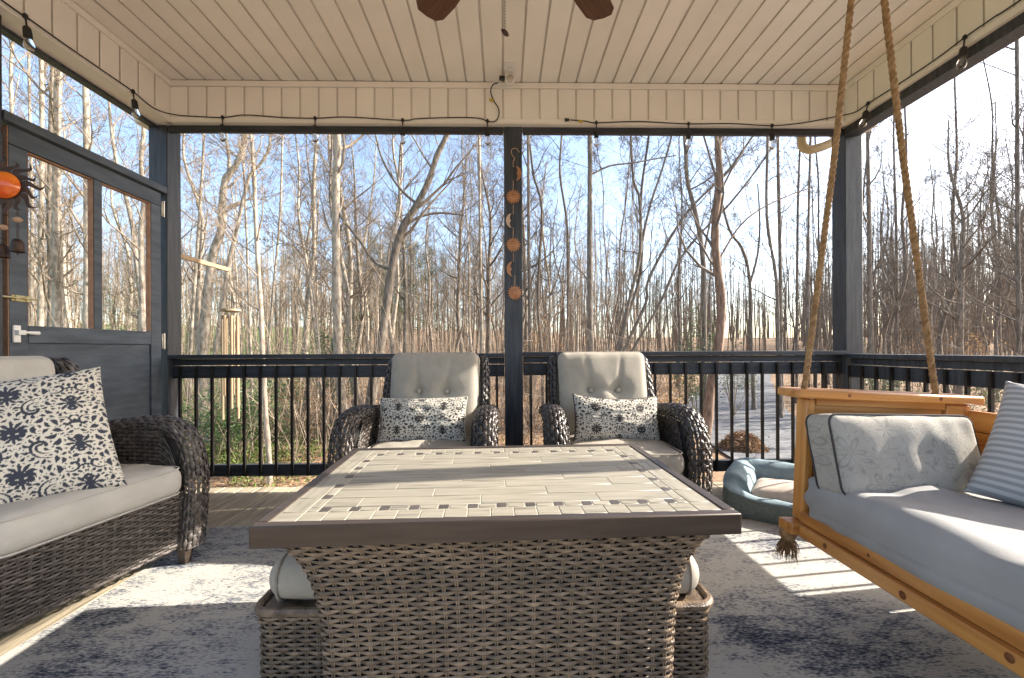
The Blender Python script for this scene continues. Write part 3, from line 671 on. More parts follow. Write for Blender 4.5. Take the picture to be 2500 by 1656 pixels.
# nesting stools
def stool(label, x0, x1, loc_y):
    cx = (x0 + x1) / 2; t = thing('wicker_stool', label, 'stool', (cx, loc_y, .008)); hw, hd, hh = (x1 - x0) / 2, .205, .262
    B('body', (-hw + .008, -hd + .008, .02), (hw - .008, hd - .008, hh - .004), 'wcore', t, .02); bo = t.children[0]; B('seat_weave', (-hw + .012, -hd + .012, hh - .004), (hw - .012, hd - .012, hh + .004), 'wick_t', t, .01)
    loop = np.array(rrect(2 * hw, 2 * hd, .045, 5)); loop = np.vstack([loop, loop[:1]]); Lq = np.concatenate([[0], np.cumsum(np.linalg.norm(np.diff(loop, axis=0), axis=1))]); ns = int(round(Lq[-1] / .037 / 2)) * 2
    def PS(s, t_):
        q = (s / ns * Lq[-1]) % Lq[-1]; x = np.interp(q, Lq, loop[:, 0]); y = np.interp(q, Lq, loop[:, 1]); k = 1 + .03 * np.clip((t_ - .8) * 5, 0, 1)
        return np.stack([x * k, y * k, .012 + (hh - .012) * t_], -1)
    weave(PS, ns, 18, .0040, 'wick_t', bo, split=True, flip=1, thick=.4)
    q = MB(); q.tube([(x * 1.0, y * 1.0, hh + .002) for x, y in rrect(2 * hw + .012, 2 * hd + .012, .05, 6)] + [rrect(2 * hw + .012, 2 * hd + .012, .05, 6)[0] + (hh + .002,)], .014, 8); q.build('rim', 'wick_t', t)
    def fc(p, u): return Vector((p.x, p.y, p.z + noise.noise(Vector((p.x * 6, p.y * 6, cx))) * .004))
    c = rbox(2 * hw - .03, 2 * hd - .01, .135, .064, 16, 16, 3, .018, fc).build('cushion', 'cush', t, 0, True, 80); c.location = (0, 0, hh + .078)
    for sx in (-1, 1):
        pipe_loop([(sx * (hw - .062), y, z) for y, z in rrect(2 * hd - .012, .142, .060, 6)], .0045, 'pipe', c)
    return t
stool('wicker stool with taupe cushion tucked under the table, loveseat side', -.79, -.12, 1.568)
stool('wicker stool with taupe cushion tucked under the table, swing side', .08, .668, 1.568)
# ================================================================== swing bed
SW = Vector((1.66, .93, .29))
sw = thing('swing_bed', 'amber pine hanging swing bed with grey sheeted mattress, on thick ropes', 'swing', SW); sw.rotation_euler = (0, R_(2.6), 0)
def S(nm, a, b, mt_, par=sw, bv=.006): return B(nm, tuple(Vector(a) - SW), tuple(Vector(b) - SW), mt_, par, bv)
X0, X1, Y0, Y1 = 1.262, 1.985, -.05, 1.83
S('bottom_beam', (X0 - .055, Y1 - .06, .289), (X1 + .05, Y1 + .03, .335), 'pinex'); S('bottom_beam', (X0 - .055, Y0 - .03, .289), (X1 + .05, Y0 + .06, .335), 'pinex')
fr_ = S('front_rail', (X0 - .028, Y0 + .062, .287), (X0 + .012, Y1 - .062, .335), 'pine'); S('front_rail', (X0 - .008, Y0 - .02, .337), (X0 + .030, Y1 - .036, .385), 'pine')
for (yy, zz, r_) in ((1.62, .315, .010), (1.30, .31, .013), (1.02, .318, .012), (.75, .312, .012), (1.45, .362, .006)):
    q = MB(); q.lathe([(r_, 0), (r_ * .9, .0006), (.001, .0012)], tuple(Vector((X0 - .0288 if zz < .336 else X0 - .0086, yy, zz)) - SW), 12, (-1, 0, 0)); q.build('wood_knot', 'knot', fr_)
S('added_shade_board', (X1 - .035, Y0 + .062, .12), (X1 - .012, Y1 - .062, .335), 'pine'); S('back_rail', (X1 - .04, Y0 - .02, .337), (X1, Y1 + .02, .43), 'pine')  # low board under the back rail is an unseen addition shading the floor
for i in range(9):
    y = Y0 + .1 + i * .205; S('slat', (X0 + .045, y, .345), (X1 - .045, y + .09, .365), 'pinex', sw, .003)
for yy in (Y1 - .004, Y0 - .034):
    S('corner_post', (X0 + .006, yy - .03, .337), (X0 + .045, yy + .036, .862), 'pinez'); S('corner_post', (X1 - .105, yy - .03, .432), (X1 - .0, yy + .012, .862), 'pinez')
    for k in range(5): S('end_board', (X0 + .05, yy + .002 - .016, .40 + k * .092), (X1 - .11, yy + .012, .485 + k * .092), 'pinex', sw, .003)
    a_ = S('arm_rest', (X0 - .058, yy - .075, .868), (X1 + .012, yy + .075, .905), 'pinex', sw, .008); S('arm_apron', (X0 + .05, yy - .028, .838), (X1 - .11, yy - .0165, .866), 'pinex', sw, .002)
    for kx in (.38, .12): q = MB(); q.lathe([(.008, 0), (.001, .001)], tuple(Vector((X1 - kx * 1.5, yy - .0751, .888)) - SW), 10, (0, -1, 0)); q.build('wood_knot', 'knot', a_)
S('back_board', (X1 - .02, Y0 + .01, .755), (X1 + .02, Y1 - .04, .842), 'pine'); S('back_board', (X1 - .02, Y0 + .01, .60), (X1 + .02, Y1 - .04, .70), 'pine')
q = MB(); q.prism([(0, 0), (.22, 0), (.12, -.02), (.04, -.055), (0, -.09)], .035, lambda u, v, w_: Vector((X1 - .018 + w_, Y1 - .042 - u, .754 + v)) - SW); q.build('bracket', 'pine', sw, .003)
# mattress
def fm(p, u):
    y = p.y; e = 1 - abs(u.x)
    if p.z > 0 and u.z > .6:
        f = (u.x + 1) * .5
        p.z += .014 * noise.noise(Vector((p.x * 3, y * 3.2, 2))) + .035 * max(0, noise.noise(Vector((p.x * 5 + y * 2.5, y * 3.4 - p.x * 3, 7)))) ** 1.2
    fr_k = max(0, -u.x - .55) / .45
    cr_ = max(0, u.y - .55) / .45
    p.x -= fr_k * (.007 * math.sin(p.z * 70 + y * 45) * cr_ + .012 * noise.noise(Vector((y * 3.5, p.z * 9, 4))))
    p.y += cr_ * .008 * math.sin(p.z * 60 + p.x * 50) * (1 if abs(u.x) > .3 else .3)
    p.x -= .004 * math.exp(-((p.z + .015 + .02 * math.sin(y * 2)) / .006) ** 2) * (-1 if u.x < -.9 else 0)
    return p
mt = rbox(.722, 1.80, .205, .062, 46, 90, 12, .012, fm).build('mattress', 'sheet', sw, 0, True, 80); mt.location = Vector((1.612, .895, .447)) - SW
# ropes
def rope(pts, par, rad=.0128, nm='rope', seg=.012, pitch=.085):
    P_ = [Vector(p) for p in spline(pts, 24)]; L = [0]
    for a, b in zip(P_, P_[1:]): L.append(L[-1] + (b - a).length)
    n_ = max(6, int(L[-1] / seg)); out = MB(); arr = np.array([tuple(p) for p in P_])
    cs = [Vector(tuple(np.interp(L[-1] * i / n_, L, arr[:, k]) for k in range(3))) for i in range(n_ + 1)]
    for k in range(3):
        st = []
        for i, c in enumerate(cs):
            t_ = (cs[min(i + 1, n_)] - cs[max(i - 1, 0)]).normalized(); a = t_.cross(Vector((0.2, 1, .1))).normalized(); b = t_.cross(a); an = 2 * math.pi * (L[-1] * i / n_ / pitch + k / 3)
            st.append(c + (a * math.cos(an) + b * math.sin(an)) * rad * .5)
        out.tube(st, rad * .56, 7)
    return out.build(nm, 'rope', par)
for y in (Y1 - .005, Y0 - .02):
    top = Vector((1.50, 1.72 if y > 1 else .1, ZC)); yy = y
    for xb in (X0 + .022 - .01, X1 - .125):
        zb = .905 - (xb - 1.66) * .045
        bot = Vector((xb, yy, .905)); tp = Matrix.Rotation(R_(-2.6), 3, 'Y') @ (top - SW); b0 = bot - SW
        md = (tp + b0) / 2 + Vector(((.012 if xb < 1.5 else -.012), 0, 0))
        rope([tuple(b0 - Vector((0, 0, .02))), tuple(b0 * .7 + tp * .3 + (md - (tp + b0) / 2) * .8), tuple(md), tuple(tp)], sw)
        # tail below with frayed tassel
        tl = Vector((xb - .045, yy + .0, .285)) - SW; kn = MB(); kn.lathe([(.012, .03), (.028, .02), (.034, 0), (.026, -.02), (.016, -.03)], tuple(tl - Vector((0, 0, .012))), 12); ko = kn.build('rope_knot', 'rope', sw)
        fr2 = MB(); rr = random.Random(int(xb * 100))
        for i in range(150):
            a = rr.uniform(0, 6.283); r0 = rr.uniform(0, .02); r1 = r0 + rr.uniform(.004, .038); h_ = rr.uniform(.06, .10)
            p0 = tl + Vector((r0 * math.cos(a), r0 * math.sin(a), -.025)); p1 = tl + Vector(((r0 + r1) * .6 * math.cos(a), (r0 + r1) * .6 * math.sin(a), -.025 - h_ * .5)); p2 = tl + Vector((r1 * math.cos(a) + rr.uniform(-.008, .008), r1 * math.sin(a), -.025 - h_))
            fr2.tube([p0, p1, p2], [.0018, .0015, .0008], 3, cap=False)
        fr2.build('rope_tassel', 'rope', ko, stuff=True)
# bolster with a low-contrast floral jacquard
fm2 = mat('floral_jacquard', (.40, .375, .33), (.36, .335, .295), 20, .9, .3, 300); n, l = fm2.node_tree.nodes, fm2.node_tree.links
tc = n.new('ShaderNodeTexCoord'); mp = n.new('ShaderNodeMapping'); mp.inputs['Scale'].default_value = (1, 1, 1); l.new(tc.outputs['Object'], mp.inputs[0])
vo = n.new('ShaderNodeTexVoronoi'); vo.inputs['Scale'].default_value = 6.5; l.new(mp.outputs[0], vo.inputs['Vector'])
# petals: angle around each cell centre drives a flower outline
sb_ = n.new('ShaderNodeVectorMath'); sb_.operation = 'SUBTRACT'; l.new(mp.outputs[0], sb_.inputs[0]); l.new(vo.outputs['Position'], sb_.inputs[1])
sx = n.new('ShaderNodeSeparateXYZ'); l.new(sb_.outputs[0], sx.inputs[0])
an = ma('ARCTAN2', sx.outputs[1], sx.outputs[0]); pet = ma('MULTIPLY', ma('ADD', ma('COSINE', ma('MULTIPLY', an, 6.0), 0), 2.2), .21)
dd = ma('SUBTRACT', vo.outputs['Distance'], ma('MULTIPLY', pet, .62)); lin = ma('LESS_THAN', ma('ABSOLUTE', dd, 0), .035)
nz_ = n.new('ShaderNodeTexNoise'); nz_.inputs['Scale'].default_value = 9; nz_.inputs['Detail'].default_value = 3; l.new(tc.outputs['Object'], nz_.inputs[0])
lin2 = ma('LESS_THAN', ma('ABSOLUTE', ma('SUBTRACT', ma('FRACT', ma('MULTIPLY', nz_.outputs[0], 9.0), 0), .5), 0), .06)
vein = ma('MULTIPLY', ma('LESS_THAN', dd, 0), ma('GREATER_THAN', ma('SINE', ma('MULTIPLY', sx.outputs[1], 900.0), 0), .2))
fac = ma('MINIMUM', ma('ADD', ma('ADD', ma('MULTIPLY', lin, .5), ma('MULTIPLY', lin2, .4)), ma('MULTIPLY', vein, .18)), .6)
b_ = n['Principled BSDF']; src = b_.inputs['Base Color'].links[0].from_socket; mx = n.new('ShaderNodeMix'); mx.data_type = 'RGBA'; l.new(fac, mx.inputs[0]); l.new(src, mx.inputs[6]); mx.inputs[7].default_value = (.20, .19, .17, 1); l.new(mx.outputs[2], b_.inputs['Base Color'])
M['floral'] = fm2
def fbo(p, u):
    p.z += noise.noise(Vector((p.x * 5, p.y * 5, 3))) * .012 - .022 * math.exp(-((p.x - .06) ** 2 + (p.y - .0) ** 2) / .003) + .006 * noise.noise(Vector((p.x * 14, p.y * 9, 8)))
    p.x += .03 * (p.y / .16) * (1 if p.x > 0 else .7) * -.7
    return p
bo = rbox(.595, .315, .15, .035, 40, 22, 4, .03, fbo).build('bolster_cushion', 'floral', None, 0, True, 80); bo.location = (1.55, 1.665, .672); bo.rotation_euler = (R_(80), R_(1.5), R_(2))
tag(bo, 'grey floral jacquard bolster cushion leaning on the swing arm', 'cushion')
pipe_loop([tuple(fbo(Vector((x, y, .06)), None)) for x, y in rrect(.59, .31, .035)], .004, 'pipedk', bo); pipe_loop([tuple(fbo(Vector((x, y, -.06)), None)) for x, y in rrect(.59, .31, .035)], .004, 'pipedk', bo)
sm = mat('striped_cotton', (.34, .34, .36), None, 30, .9, .2, 400); n, l = sm.node_tree.nodes, sm.node_tree.links
tc = n.new('ShaderNodeTexCoord'); wv = n.new('ShaderNodeTexWave'); wv.wave_type = 'BANDS'; wv.bands_direction = 'Z'; wv.inputs['Scale'].default_value = 13; wv.inputs['Distortion'].default_value = .25; l.new(tc.outputs['Object'], wv.inputs[0])
cr = n.new('ShaderNodeValToRGB'); e = cr.color_ramp.elements; e[0].position = .45; e[0].color = (.29, .285, .29, 1); e[1].position = .55; e[1].color = (.46, .455, .455, 1); l.new(wv.outputs[0], cr.inputs[0]); l.new(cr.outputs[0], n['Principled BSDF'].inputs['Base Color']); M['stripe'] = sm
add_pillow('throw_pillow', 'grey and white striped pillow resting on the swing bed', throw_pillow(.47, .47, .20, 60, None, seed=3), 'stripe', (1.915, 1.36, .725), (R_(-30), R_(12), R_(-55)))
# ================================================================== dog bed
db = thing('dog_bed', 'teal corduroy dog bed with raised bolster and cream inner cushion', 'dog bed', (1.955, 2.755, .004), R_(-38))
W2, D2 = .43, .31
path = []
for x, y in rrect(2 * W2, 2 * D2, .09, 6): path.append((x, y))
# resample the loop
pa = np.array(path + path[:1]); Lq = np.concatenate([[0], np.cumsum(np.linalg.norm(np.diff(pa, axis=0), axis=1))]); NL = 120
loopo = MB(); loops = MB(); outer, inner_ = [], []
def hgt(x, y):
    f = 1 / (1 + math.exp((y + .17 + .25 * max(0, -x - .25)) / -.045)); s_ = 1 / (1 + math.exp((x + .30) / .04))
    return .135 + .125 * max(f, s_ * min(1, max(0, (y + .38) / .2)))
rows_o, rows_t = [], []
for i in range(NL):
    q = Lq[-1] * i / NL; x = float(np.interp(q, Lq, pa[:, 0])); y = float(np.interp(q, Lq, pa[:, 1])); h_ = hgt(x, y) + .006 * noise.noise(Vector((x * 9, y * 9, 1)))
    c = Vector((x, y, 0)); inn = Vector((-x / W2, -y / D2, 0)); sxx = max(0, W2 - abs(x)); syy = max(0, D2 - abs(y))
    inn = Vector((-math.copysign(1, x) if sxx < .12 else 0, -math.copysign(1, y) if syy < .12 else 0, 0)); wx = max(0, .12 - sxx); wy = max(0, .12 - syy); inn = Vector((-math.copysign(wx, x), -math.copysign(wy, y), 0)).normalized()
    rows_o.append([c + Vector((0, 0, .004)) + inn * .01, c - inn * .006 + Vector((0, 0, .04)), c - inn * .008 + Vector((0, 0, h_ * .6)), c + Vector((0, 0, h_ * .93))])
    puck = .008 * (abs(math.sin(i * .42))) ; rows_t.append([c + Vector((0, 0, h_ * .93)), c + inn * .018 + Vector((0, 0, h_ * 1.0 + puck * .3)), c + inn * .075 + Vector((0, 0, h_ * 1.02 - puck)), c + inn * .13 + Vector((0, 0, h_ * .86 - puck)), c + inn * .155 + Vector((0, 0, h_ * .55)), c + inn * .15 + Vector((0, 0, .05))])
rows_o.append(rows_o[0]); rows_t.append(rows_t[0]); loopo.grid(rows_o); loops.grid(rows_t)
loopo.build('side_wall', 'tealside', db, 0, True, 70); lo = loops.build('bolster', 'teal', db, 0, True, 70)
pipe_loop([tuple(r[3]) for r in rows_o[:-1]], .006, 'teal', lo)
B('base', (-W2 + .03, -D2 + .03, .003), (W2 - .03, D2 - .03, .05), 'tealside', db, .01)
c = rbox(.60, .37, .12, .055, 24, 18, 3, .03, lambda p, u: Vector((p.x, p.y, p.z + .01 * noise.noise(Vector((p.x * 6, p.y * 6, 2)))))).build('inner_cushion', 'fleece', db, 0, True, 80); c.location = (0.01, -.01, .105)
# ================================================================== string lights
def on_back(px, py, off=.014): return aty(px, py, FY - off)
def on_left(px, py, off=.014): return atx(px, py, FXL + off)
def on_right(px, py, off=.014): return atx(px, py, FXR - off)
def string_light(label, pts, lamps, extra=None):
    t = thing('string_light', label, 'string light', pts[0])
    o0 = Vector(pts[0]); q = MB(); q.tube(spline([Vector(p) - o0 for p in pts], 8), .0042, 6); q.build('cable', 'blackp', t)
    for p, dr_ in lamps:
        p = Vector(p) - o0; dd_ = Vector(dr_).normalized()
        k = MB(); k.lathe([(.004, .016), (.011, .008), (.012, -.006), (.0045, -.014), (.004, -.05), (.008, -.052), (.0165, -.062), (.0185, -.09), (.0185, -.112), (.0165, -.114)], tuple(p), 12, -dd_ * -1 if 0 else -Vector(dd_)); so = k.build('socket', 'blackp', t)
        side = MB(); side.tube([p - Vector(dr_).cross(Vector((0, .3, 1))).normalized() * .03, p, p + Vector(dr_).cross(Vector((0, .3, 1))).normalized() * .03], [.004, .010, .004], 8)
        g = MB(); g.lathe([(.012, -.112), (.014, -.122), (.021, -.142), (.023, -.156), (.019, -.170), (.009, -.179), (.001, -.181)], tuple(p), 14, -Vector(dd_)); go = g.build('bulb', 'glass', so)
        f_ = MB()
        for s_ in (-.006, -.002, .002, .006):
            b0 = p + dd_ * .118; f_.tube([b0 + Vector((s_, 0, 0)), b0 + dd_ * .042 + Vector((s_ * .8, 0, 0))], .0007, 4)
        f_.build('filament', 'nickel', go, stuff=True)
    return t
dn = (0, 0, -1)
# left string: runs from the house along the door side, then along the back to the timer
bl = [on_back(543, 287), on_back(769, 289), on_back(983, 294), on_back(1190, 296)]
ptsL = [(FXL + .014, -.4, 2.87), (FXL + .014, .8, 2.87), on_left(0, -2), on_left(62, 40), on_left(150, 103), on_left(250, 172), on_left(325, 224), on_left(365, 257), on_left(396, 273), on_back(432, 281), on_back(470, 284), bl[0], on_back(600, 281), on_back(690, 287), bl[1], on_back(850, 286), bl[2], on_back(1020, 290), on_back(1120, 287), on_back(1170, 289), bl[3], on_back(1207, 297), on_back(1217, 285), on_back(1217, 265), on_back(1206, 247), on_back(1198, 225), on_back(1203, 208, .03), aty(1215, 203, 3.17)]
ptsL[-1] = Vector(ptsL[-1])
string_light('black string light cable along the door side to the ceiling timer', ptsL, [(p, dn) for p in bl] + [(on_left(325, 224), (.12, 0, -1)), (on_left(62, 40), (.12, 0, -1))])
br_ = [on_back(1456, 300), on_back(1681, 303), on_back(1885, 307)]
ptsR = [on_back(1392, 293), on_back(1430, 296), br_[0], on_back(1560, 297), br_[1], on_back(1780, 302), br_[2], on_back(1960, 300), on_back(2030, 287), on_right(2085, 275), on_right(2119, 253), on_right(2190, 208), on_right(2280, 148), on_right(2355, 92), on_right(2430, 40), on_right(2492, 0), (FXR - .014, 1.2, 2.87), (FXR - .014, -.4, 2.87)]
string_light('black string light cable from the centre post around the swing side', ptsR, [(p, dn) for p in br_] + [(on_right(2119, 253), (-.25, 0, -1)), (on_right(2355, 92), (-.12, 0, -1))])
pl = thing('cable_plug', 'small black plug end of the cable right of the centre post', 'plug', on_back(1386, 293))
q = MB(); q.tube([(-.012, 0, 0), (.012, 0, 0)], [.012, .010], 8); q.build('plug_body', 'blackp', pl, .002); q = MB(); q.box((-.022, -.009, -.011), (-.011, .009, .011)); q.build('plug_cap', 'blackp', pl, .002)
for px, py in ((1200, 245), (1418, 297)):
    q = MB(); c = on_back(px, py, .016); q.tube([c + Vector((-.016, 0, .004)), c + Vector((-.004, -.004, 0)), c + Vector((.012, 0, -.006))], [.010, .008, .012], 6, sx=.3); tag(q.build('cable_tag', 'yellow'), 'yellow warning tag on the cable ' + ('under the ceiling timer' if px < 1300 else 'near the black plug end'), 'tag')
# outlet and timer on the ceiling
ot = thing('ceiling_outlet', 'white ceiling outlet with a plug in dial timer', 'outlet', aty(1244, 190, 3.05))
oz = ZC - ot.location.z
B('cover_plate', (-.04, -.04, oz - .006), (.045, .085, oz - .0005), 'whitep', ot, .002)
B('timer_body', (-.032, .055, oz - .075), (.037, .10, oz - .007), 'whitep', ot, .006)
q = MB(); q.lathe([(.024, 0), (.026, .006), (.022, .010), (.012, .011), (.011, .016), (.001, .017)], (.006, .054, oz - .055), 18, (0, -1, -.35)); q.build('dial', 'nickel', ot)
B('plug', (-.075, .06, oz - .055), (-.033, .085, oz - .028), 'blackp', ot, .004)
for dx in (-.008, .008): q = MB(); q.box((dx - .0015, -.0, oz - .0068), (dx + .0015, .012, oz - .0061)); q.build('slot', 'blackp', ot)
# ceiling fan
fn_ = thing('ceiling_fan', 'brown wooden blade ceiling fan with pull chain', 'fan', (.065, 1.50, ZC - .002))
q = MB(); q.lathe([(.07, 0), (.07, -.03), (.02, -.05), (.015, -.26), (.05, -.27), (.115, -.30), (.125, -.36), (.10, -.41), (.05, -.44), (.001, -.445)], (0, 0, 0), 24); q.build('motor', 'rust', fn_)
bl_ = [(.16, -.05), (.22, -.062), (.60, -.078), (.70, -.07), (.735, -.045), (.742, 0), (.735, .05), (.70, .075), (.60, .078), (.22, .062), (.16, .05)]
for k in range(5):
    a = R_(90 + 36 + 72 * k); q = MB(); q.prism(bl_, .008, lambda u, v, w_: Vector((u, v, w_ + v * .14)))
    o = q.build('blade', 'fanw', fn_, .002); o.location = (0, 0, -.39); o.rotation_euler = (0, 0, a)
    q = MB(); q.box((.10, -.02, .009), (.24, .02, .014)); q.build('blade_bracket', 'rust', o, .002)
ch = atz(1233, 80, 2.24); ch = aty(1233, 80, 1.50); q = MB(); cl = ch - Vector(fn_.location)
for i in range(46): q.lathe([(.0005, -.004), (.0022, 0), (.0005, .004)], (cl.x, cl.y, cl.z + .01 + i * (-.42 - cl.z) / 46), 6)
q.tube([(cl.x, cl.y, cl.z), (cl.x, cl.y, -.42)], .0011, 5); pc = q.build('pull_chain', 'rust', fn_, stuff=True)
q = MB(); q.lathe([(.001, -.004), (.011, -.0035), (.0155, 0), (.011, .0035), (.001, .004)], tuple(cl), 18, (.45, -.75, .45)); o = q.build('pull_fob', 'rust', fn_)
o.scale = (1, 1, 1.25); o.location.z = -cl.z * .25
# ================================================================== ornaments
gd = thing('hanging_garland', 'copper moon and sun garland hooked on the centre post', 'ornament', aty(1253, 385, 3.262))
def G(px, py): return aty(px, py, 3.262) - Vector(gd.location)
def flat(poly, c, mt_, nm, th=.003):
    q = MB(); q.prism(poly, th, lambda u, v, w_: Vector((c.x + u, c.y - w_, c.z + v))); return q.build(nm, mt_, gd, .0008)
hk = [G(1268, 372), G(1260, 363), G(1249, 366), G(1250, 378), G(1256, 387), G(1253, 394)]; q = MB(); q.tube(spline(hk, 6), .0025, 6); q.build('hook', 'coppale', gd)
def moon(px, py, h_, face, mt_):
    c = G(px, py); r = h_ / 2; po = [(face * -r * .15 + -face * r * -.0 + face * r * .78 * math.cos(a), r * math.sin(a)) for a in [R_(-90 + 180 * i / 16) for i in range(17)]]
    inn_ = [(face * (-r * .15 + r * .26 * math.cos(a) * (1 - .25 * math.exp(-((a - .1) / .25) ** 2)) - (.010 * math.exp(-((a + .05) / .12) ** 2))), r * .93 * math.sin(a)) for a in [R_(80 - 160 * i / 16) for i in range(17)]]
    flat(po + inn_, c, mt_, 'moon')
def sun_(px, py, r, mt_='copper'):
    c = G(px, py); po = []
    for i in range(32): a = 2 * math.pi * i / 32 + .1; rr = r if i % 2 == 0 else r * .68; po.append((rr * math.cos(a), rr * math.sin(a)))
    o = flat(po, c, mt_, 'sun'); q = MB(); q.lathe([(r * .56, 0), (r * .56, .003), (r * .50, .004), (r * .46, .002), (r * .3, .004), (r * .12, .006), (.0005, .006)], tuple(c + Vector((0, -.003, 0))), 24, (0, -1, 0)); q.build('face_disc', mt_, o)
moon(1262, 424, .112, 1, 'copper'); sun_(1253, 481, .0615); moon(1246, 539, .108, -1, 'coppale'); sun_(1253, 598, .0615); moon(1248, 657, .112, -1, 'copper'); sun_(1257, 715, .0615)
def chain(p0, p1, par, mt_, n_=None, r=.0045):
    p0, p1 = Vector(p0), Vector(p1); L = (p1 - p0).length; n_ = n_ or max(2, int(L / (r * 2.3))); q = MB(); d = (p1 - p0).normalized()
    for i in range(n_):
        c = p0 + (p1 - p0) * (i + .5) / n_; s_ = d.orthogonal().normalized(); s_ = s_ if i % 2 else d.cross(s_)
        q.tube([c + d * math.cos(a) * r * 1.5 + s_ * math.sin(a) * r * .8 for a in [2 * math.pi * k / 8 for k in range(9)]], r * .25, 4, cap=False)
    return q.build('chain', mt_, par, stuff=True)
for a, b in (((1253, 394), (1253, 408)), ((1253, 441), (1253, 463)), ((1253, 500), (1253, 523)), ((1253, 556), (1253, 580)), ((1253, 617), (1254, 640)), ((1257, 673), (1257, 697))): chain(G(*a), G(*b), gd, 'coppale')
# orange glass sun with bells at the left edge
wb = thing('sun_wind_bell', 'orange glass sun with rusty wavy rays, chains and little bells', 'ornament', aty(8, 452, 2.13))
wo = Vector(wb.location)
def WB(px, py): return aty(px, py, 2.13) - wo
q = MB(); q.lathe([(.001, -.012), (.045, -.012), (.062, -.004), (.066, .004), (.058, .018), (.038, .030), (.016, .036), (.001, .037)], (0, 0, 0), 28, (.35, -1, 0)); q.build('glass_face', 'glass_o', wb)
for k in range(16):
    a = 2 * math.pi * k / 16 + .12; ln = .075 if k % 2 else .098; pl_, pr_ = [], []
    for i in range(13):
        t_ = i / 12; r_ = .058 + ln * t_; off = .016 * math.sin(t_ * 6.5) * (.4 + t_) ; wd_ = .0155 * (1 - t_) ** .7 * (.75 + .4 * math.sin(t_ * math.pi)) + .0006
        pl_.append((r_, off + wd_)); pr_.append((r_, off - wd_))
    q = MB(); q.prism(pl_ + pr_[::-1], .002, lambda u, v, w_: Vector(((u * math.cos(a) - v * math.sin(a)) * .945, .004 + w_ + (u * math.cos(a) - v * math.sin(a)) * .33, u * math.sin(a) + v * math.cos(a)))); q.build('ray', 'rust', wb, .0006)
q = MB(); q.tube(spline([WB(8, 300), WB(2, 318), WB(9, 330), WB(14, 318)], 6) , .003, 6); q.build('hook', 'rust', wb); chain(WB(9, 330), WB(8, 385), wb, 'rust', None, .005)
for px, y0, yb, y1 in ((43, 500, 537, 585), (7, 520, 555, 598)):
    chain(WB(px, y0), WB(px, yb - 7), wb, 'rust', None, .005); chain(WB(px, yb + 7), WB(px, y1), wb, 'rust', None, .005)
    q = MB(); q.lathe([(.002, -.014), (.012, -.010), (.019, 0), (.012, .010), (.002, .014)], tuple(WB(px, yb)), 14); q.build('bead', 'coppale', wb)
    q = MB(); q.lathe([(.002, .004), (.014, 0), (.021, -.010), (.024, -.03), (.025, -.055), (.028, -.062), (.026, -.062), (.020, -.03), (.001, -.02)], tuple(WB(px, y1)), 18); b0 = q.build('bell', 'rust', wb)
    q = MB(); q.tube([WB(px, y1) + Vector((0, 0, -.03)), WB(px, y1) + Vector((0, 0, -.075))], [.002, .004], 6); q.build('clapper', 'rust', b0)
# wind chime on an outrigger bar outside the back railing
wc = thing('wind_chime', 'bamboo tube wind chime hanging from a wooden bar beyond the railing', 'wind chime', (XL - .02, 3.42, 1.85))
M['chime'] = mat('pale_bamboo', (.27, .19, .115), (.36, .27, .17), 14, .55, .1, 60, (8, 8, .6))
q = MB(); q.box((-.012, 0, -.018), (.012, .62, .018)); q.build('bar', 'chime', wc, .003)
hang = Vector((.03, .585, 0)); q = MB(); q.tube([hang + Vector((0, 0, -.01)), hang + Vector((0, 0, -.37))], .0015, 4); q.build('cord', 'deck', wc)
q = MB(); q.lathe([(.085, 0), (.085, -.018), (.07, -.024)], tuple(hang + Vector((0, 0, -.37))), 20); q.build('top_disc', 'deck', wc)
for k in range(7):
    a = 2 * math.pi * k / 7; q = MB(); c = hang + Vector((.062 * math.cos(a), .062 * math.sin(a), -.43)); q.tube([c, c - Vector((0, 0, .85 + .13 * math.sin(k * 2.1)))], .0125, 10); o = q.build('tube', 'chime', wc)
    q = MB(); q.tube([c + Vector((0, 0, .04)), c - Vector((0, 0, .005))], .001, 4); q.build('cord', 'deck', o)
# downspout outside the right corner
q = MB(); M['spout'] = mat('cream_gutter', (.52, .43, .27), (.46, .38, .24), 5, .4)
sp = [aty(1957, 300, 3.66), aty(1957, 346, 3.66), aty(1962, 360, 3.66), aty(1978, 366, 3.66), aty(2006, 359, 3.66), aty(2045, 344, 3.66), aty(2062, 348, 3.66), aty(2067, 372, 3.66), aty(2067, 900, 3.66)]
q.tube(spline(sp, 5), .036, 12); tag(q.build('downspout', 'spout', None, 0, True, 50), 'cream metal gutter downspout elbow outside the right corner post', 'downspout')
# ================================================================== land
def gz(x, y):
    d = max(0.0, y - 10.0); s = .0013 * min(d, 50) ** 2 + .13 * min(max(0, d - 50), 22)
    k = 1.0 if x < 4 else max(.72, 1 - (x - 4) / 60)
    n_ = .10 * noise.noise(Vector((x * .13, y * .13, 0))) + .5 * noise.noise(Vector((x * .03, y * .03, 4))) * min(1, max(0, y - 14) / 25)
    side = .02 * max(0, -x - 6) * min(1, max(0, y - 2) / 6)
    return -1.28 + s * k + n_ + side
gmt = mat('leaf_litter_ground', (.10, .065, .04), (.34, .22, .125), 3.2, .95, .9, 22, c3=(.22, .14, .08), ramp=(.3, .7), detail=10)
n, l = gmt.node_tree.nodes, gmt.node_tree.links; b_ = n['Principled BSDF']; src = b_.inputs['Base Color'].links[0].from_socket
tc = n.new('ShaderNodeTexCoord'); v2 = n.new('ShaderNodeTexVoronoi'); v2.inputs['Scale'].default_value = 11; l.new(tc.outputs['Object'], v2.inputs['Vector'])
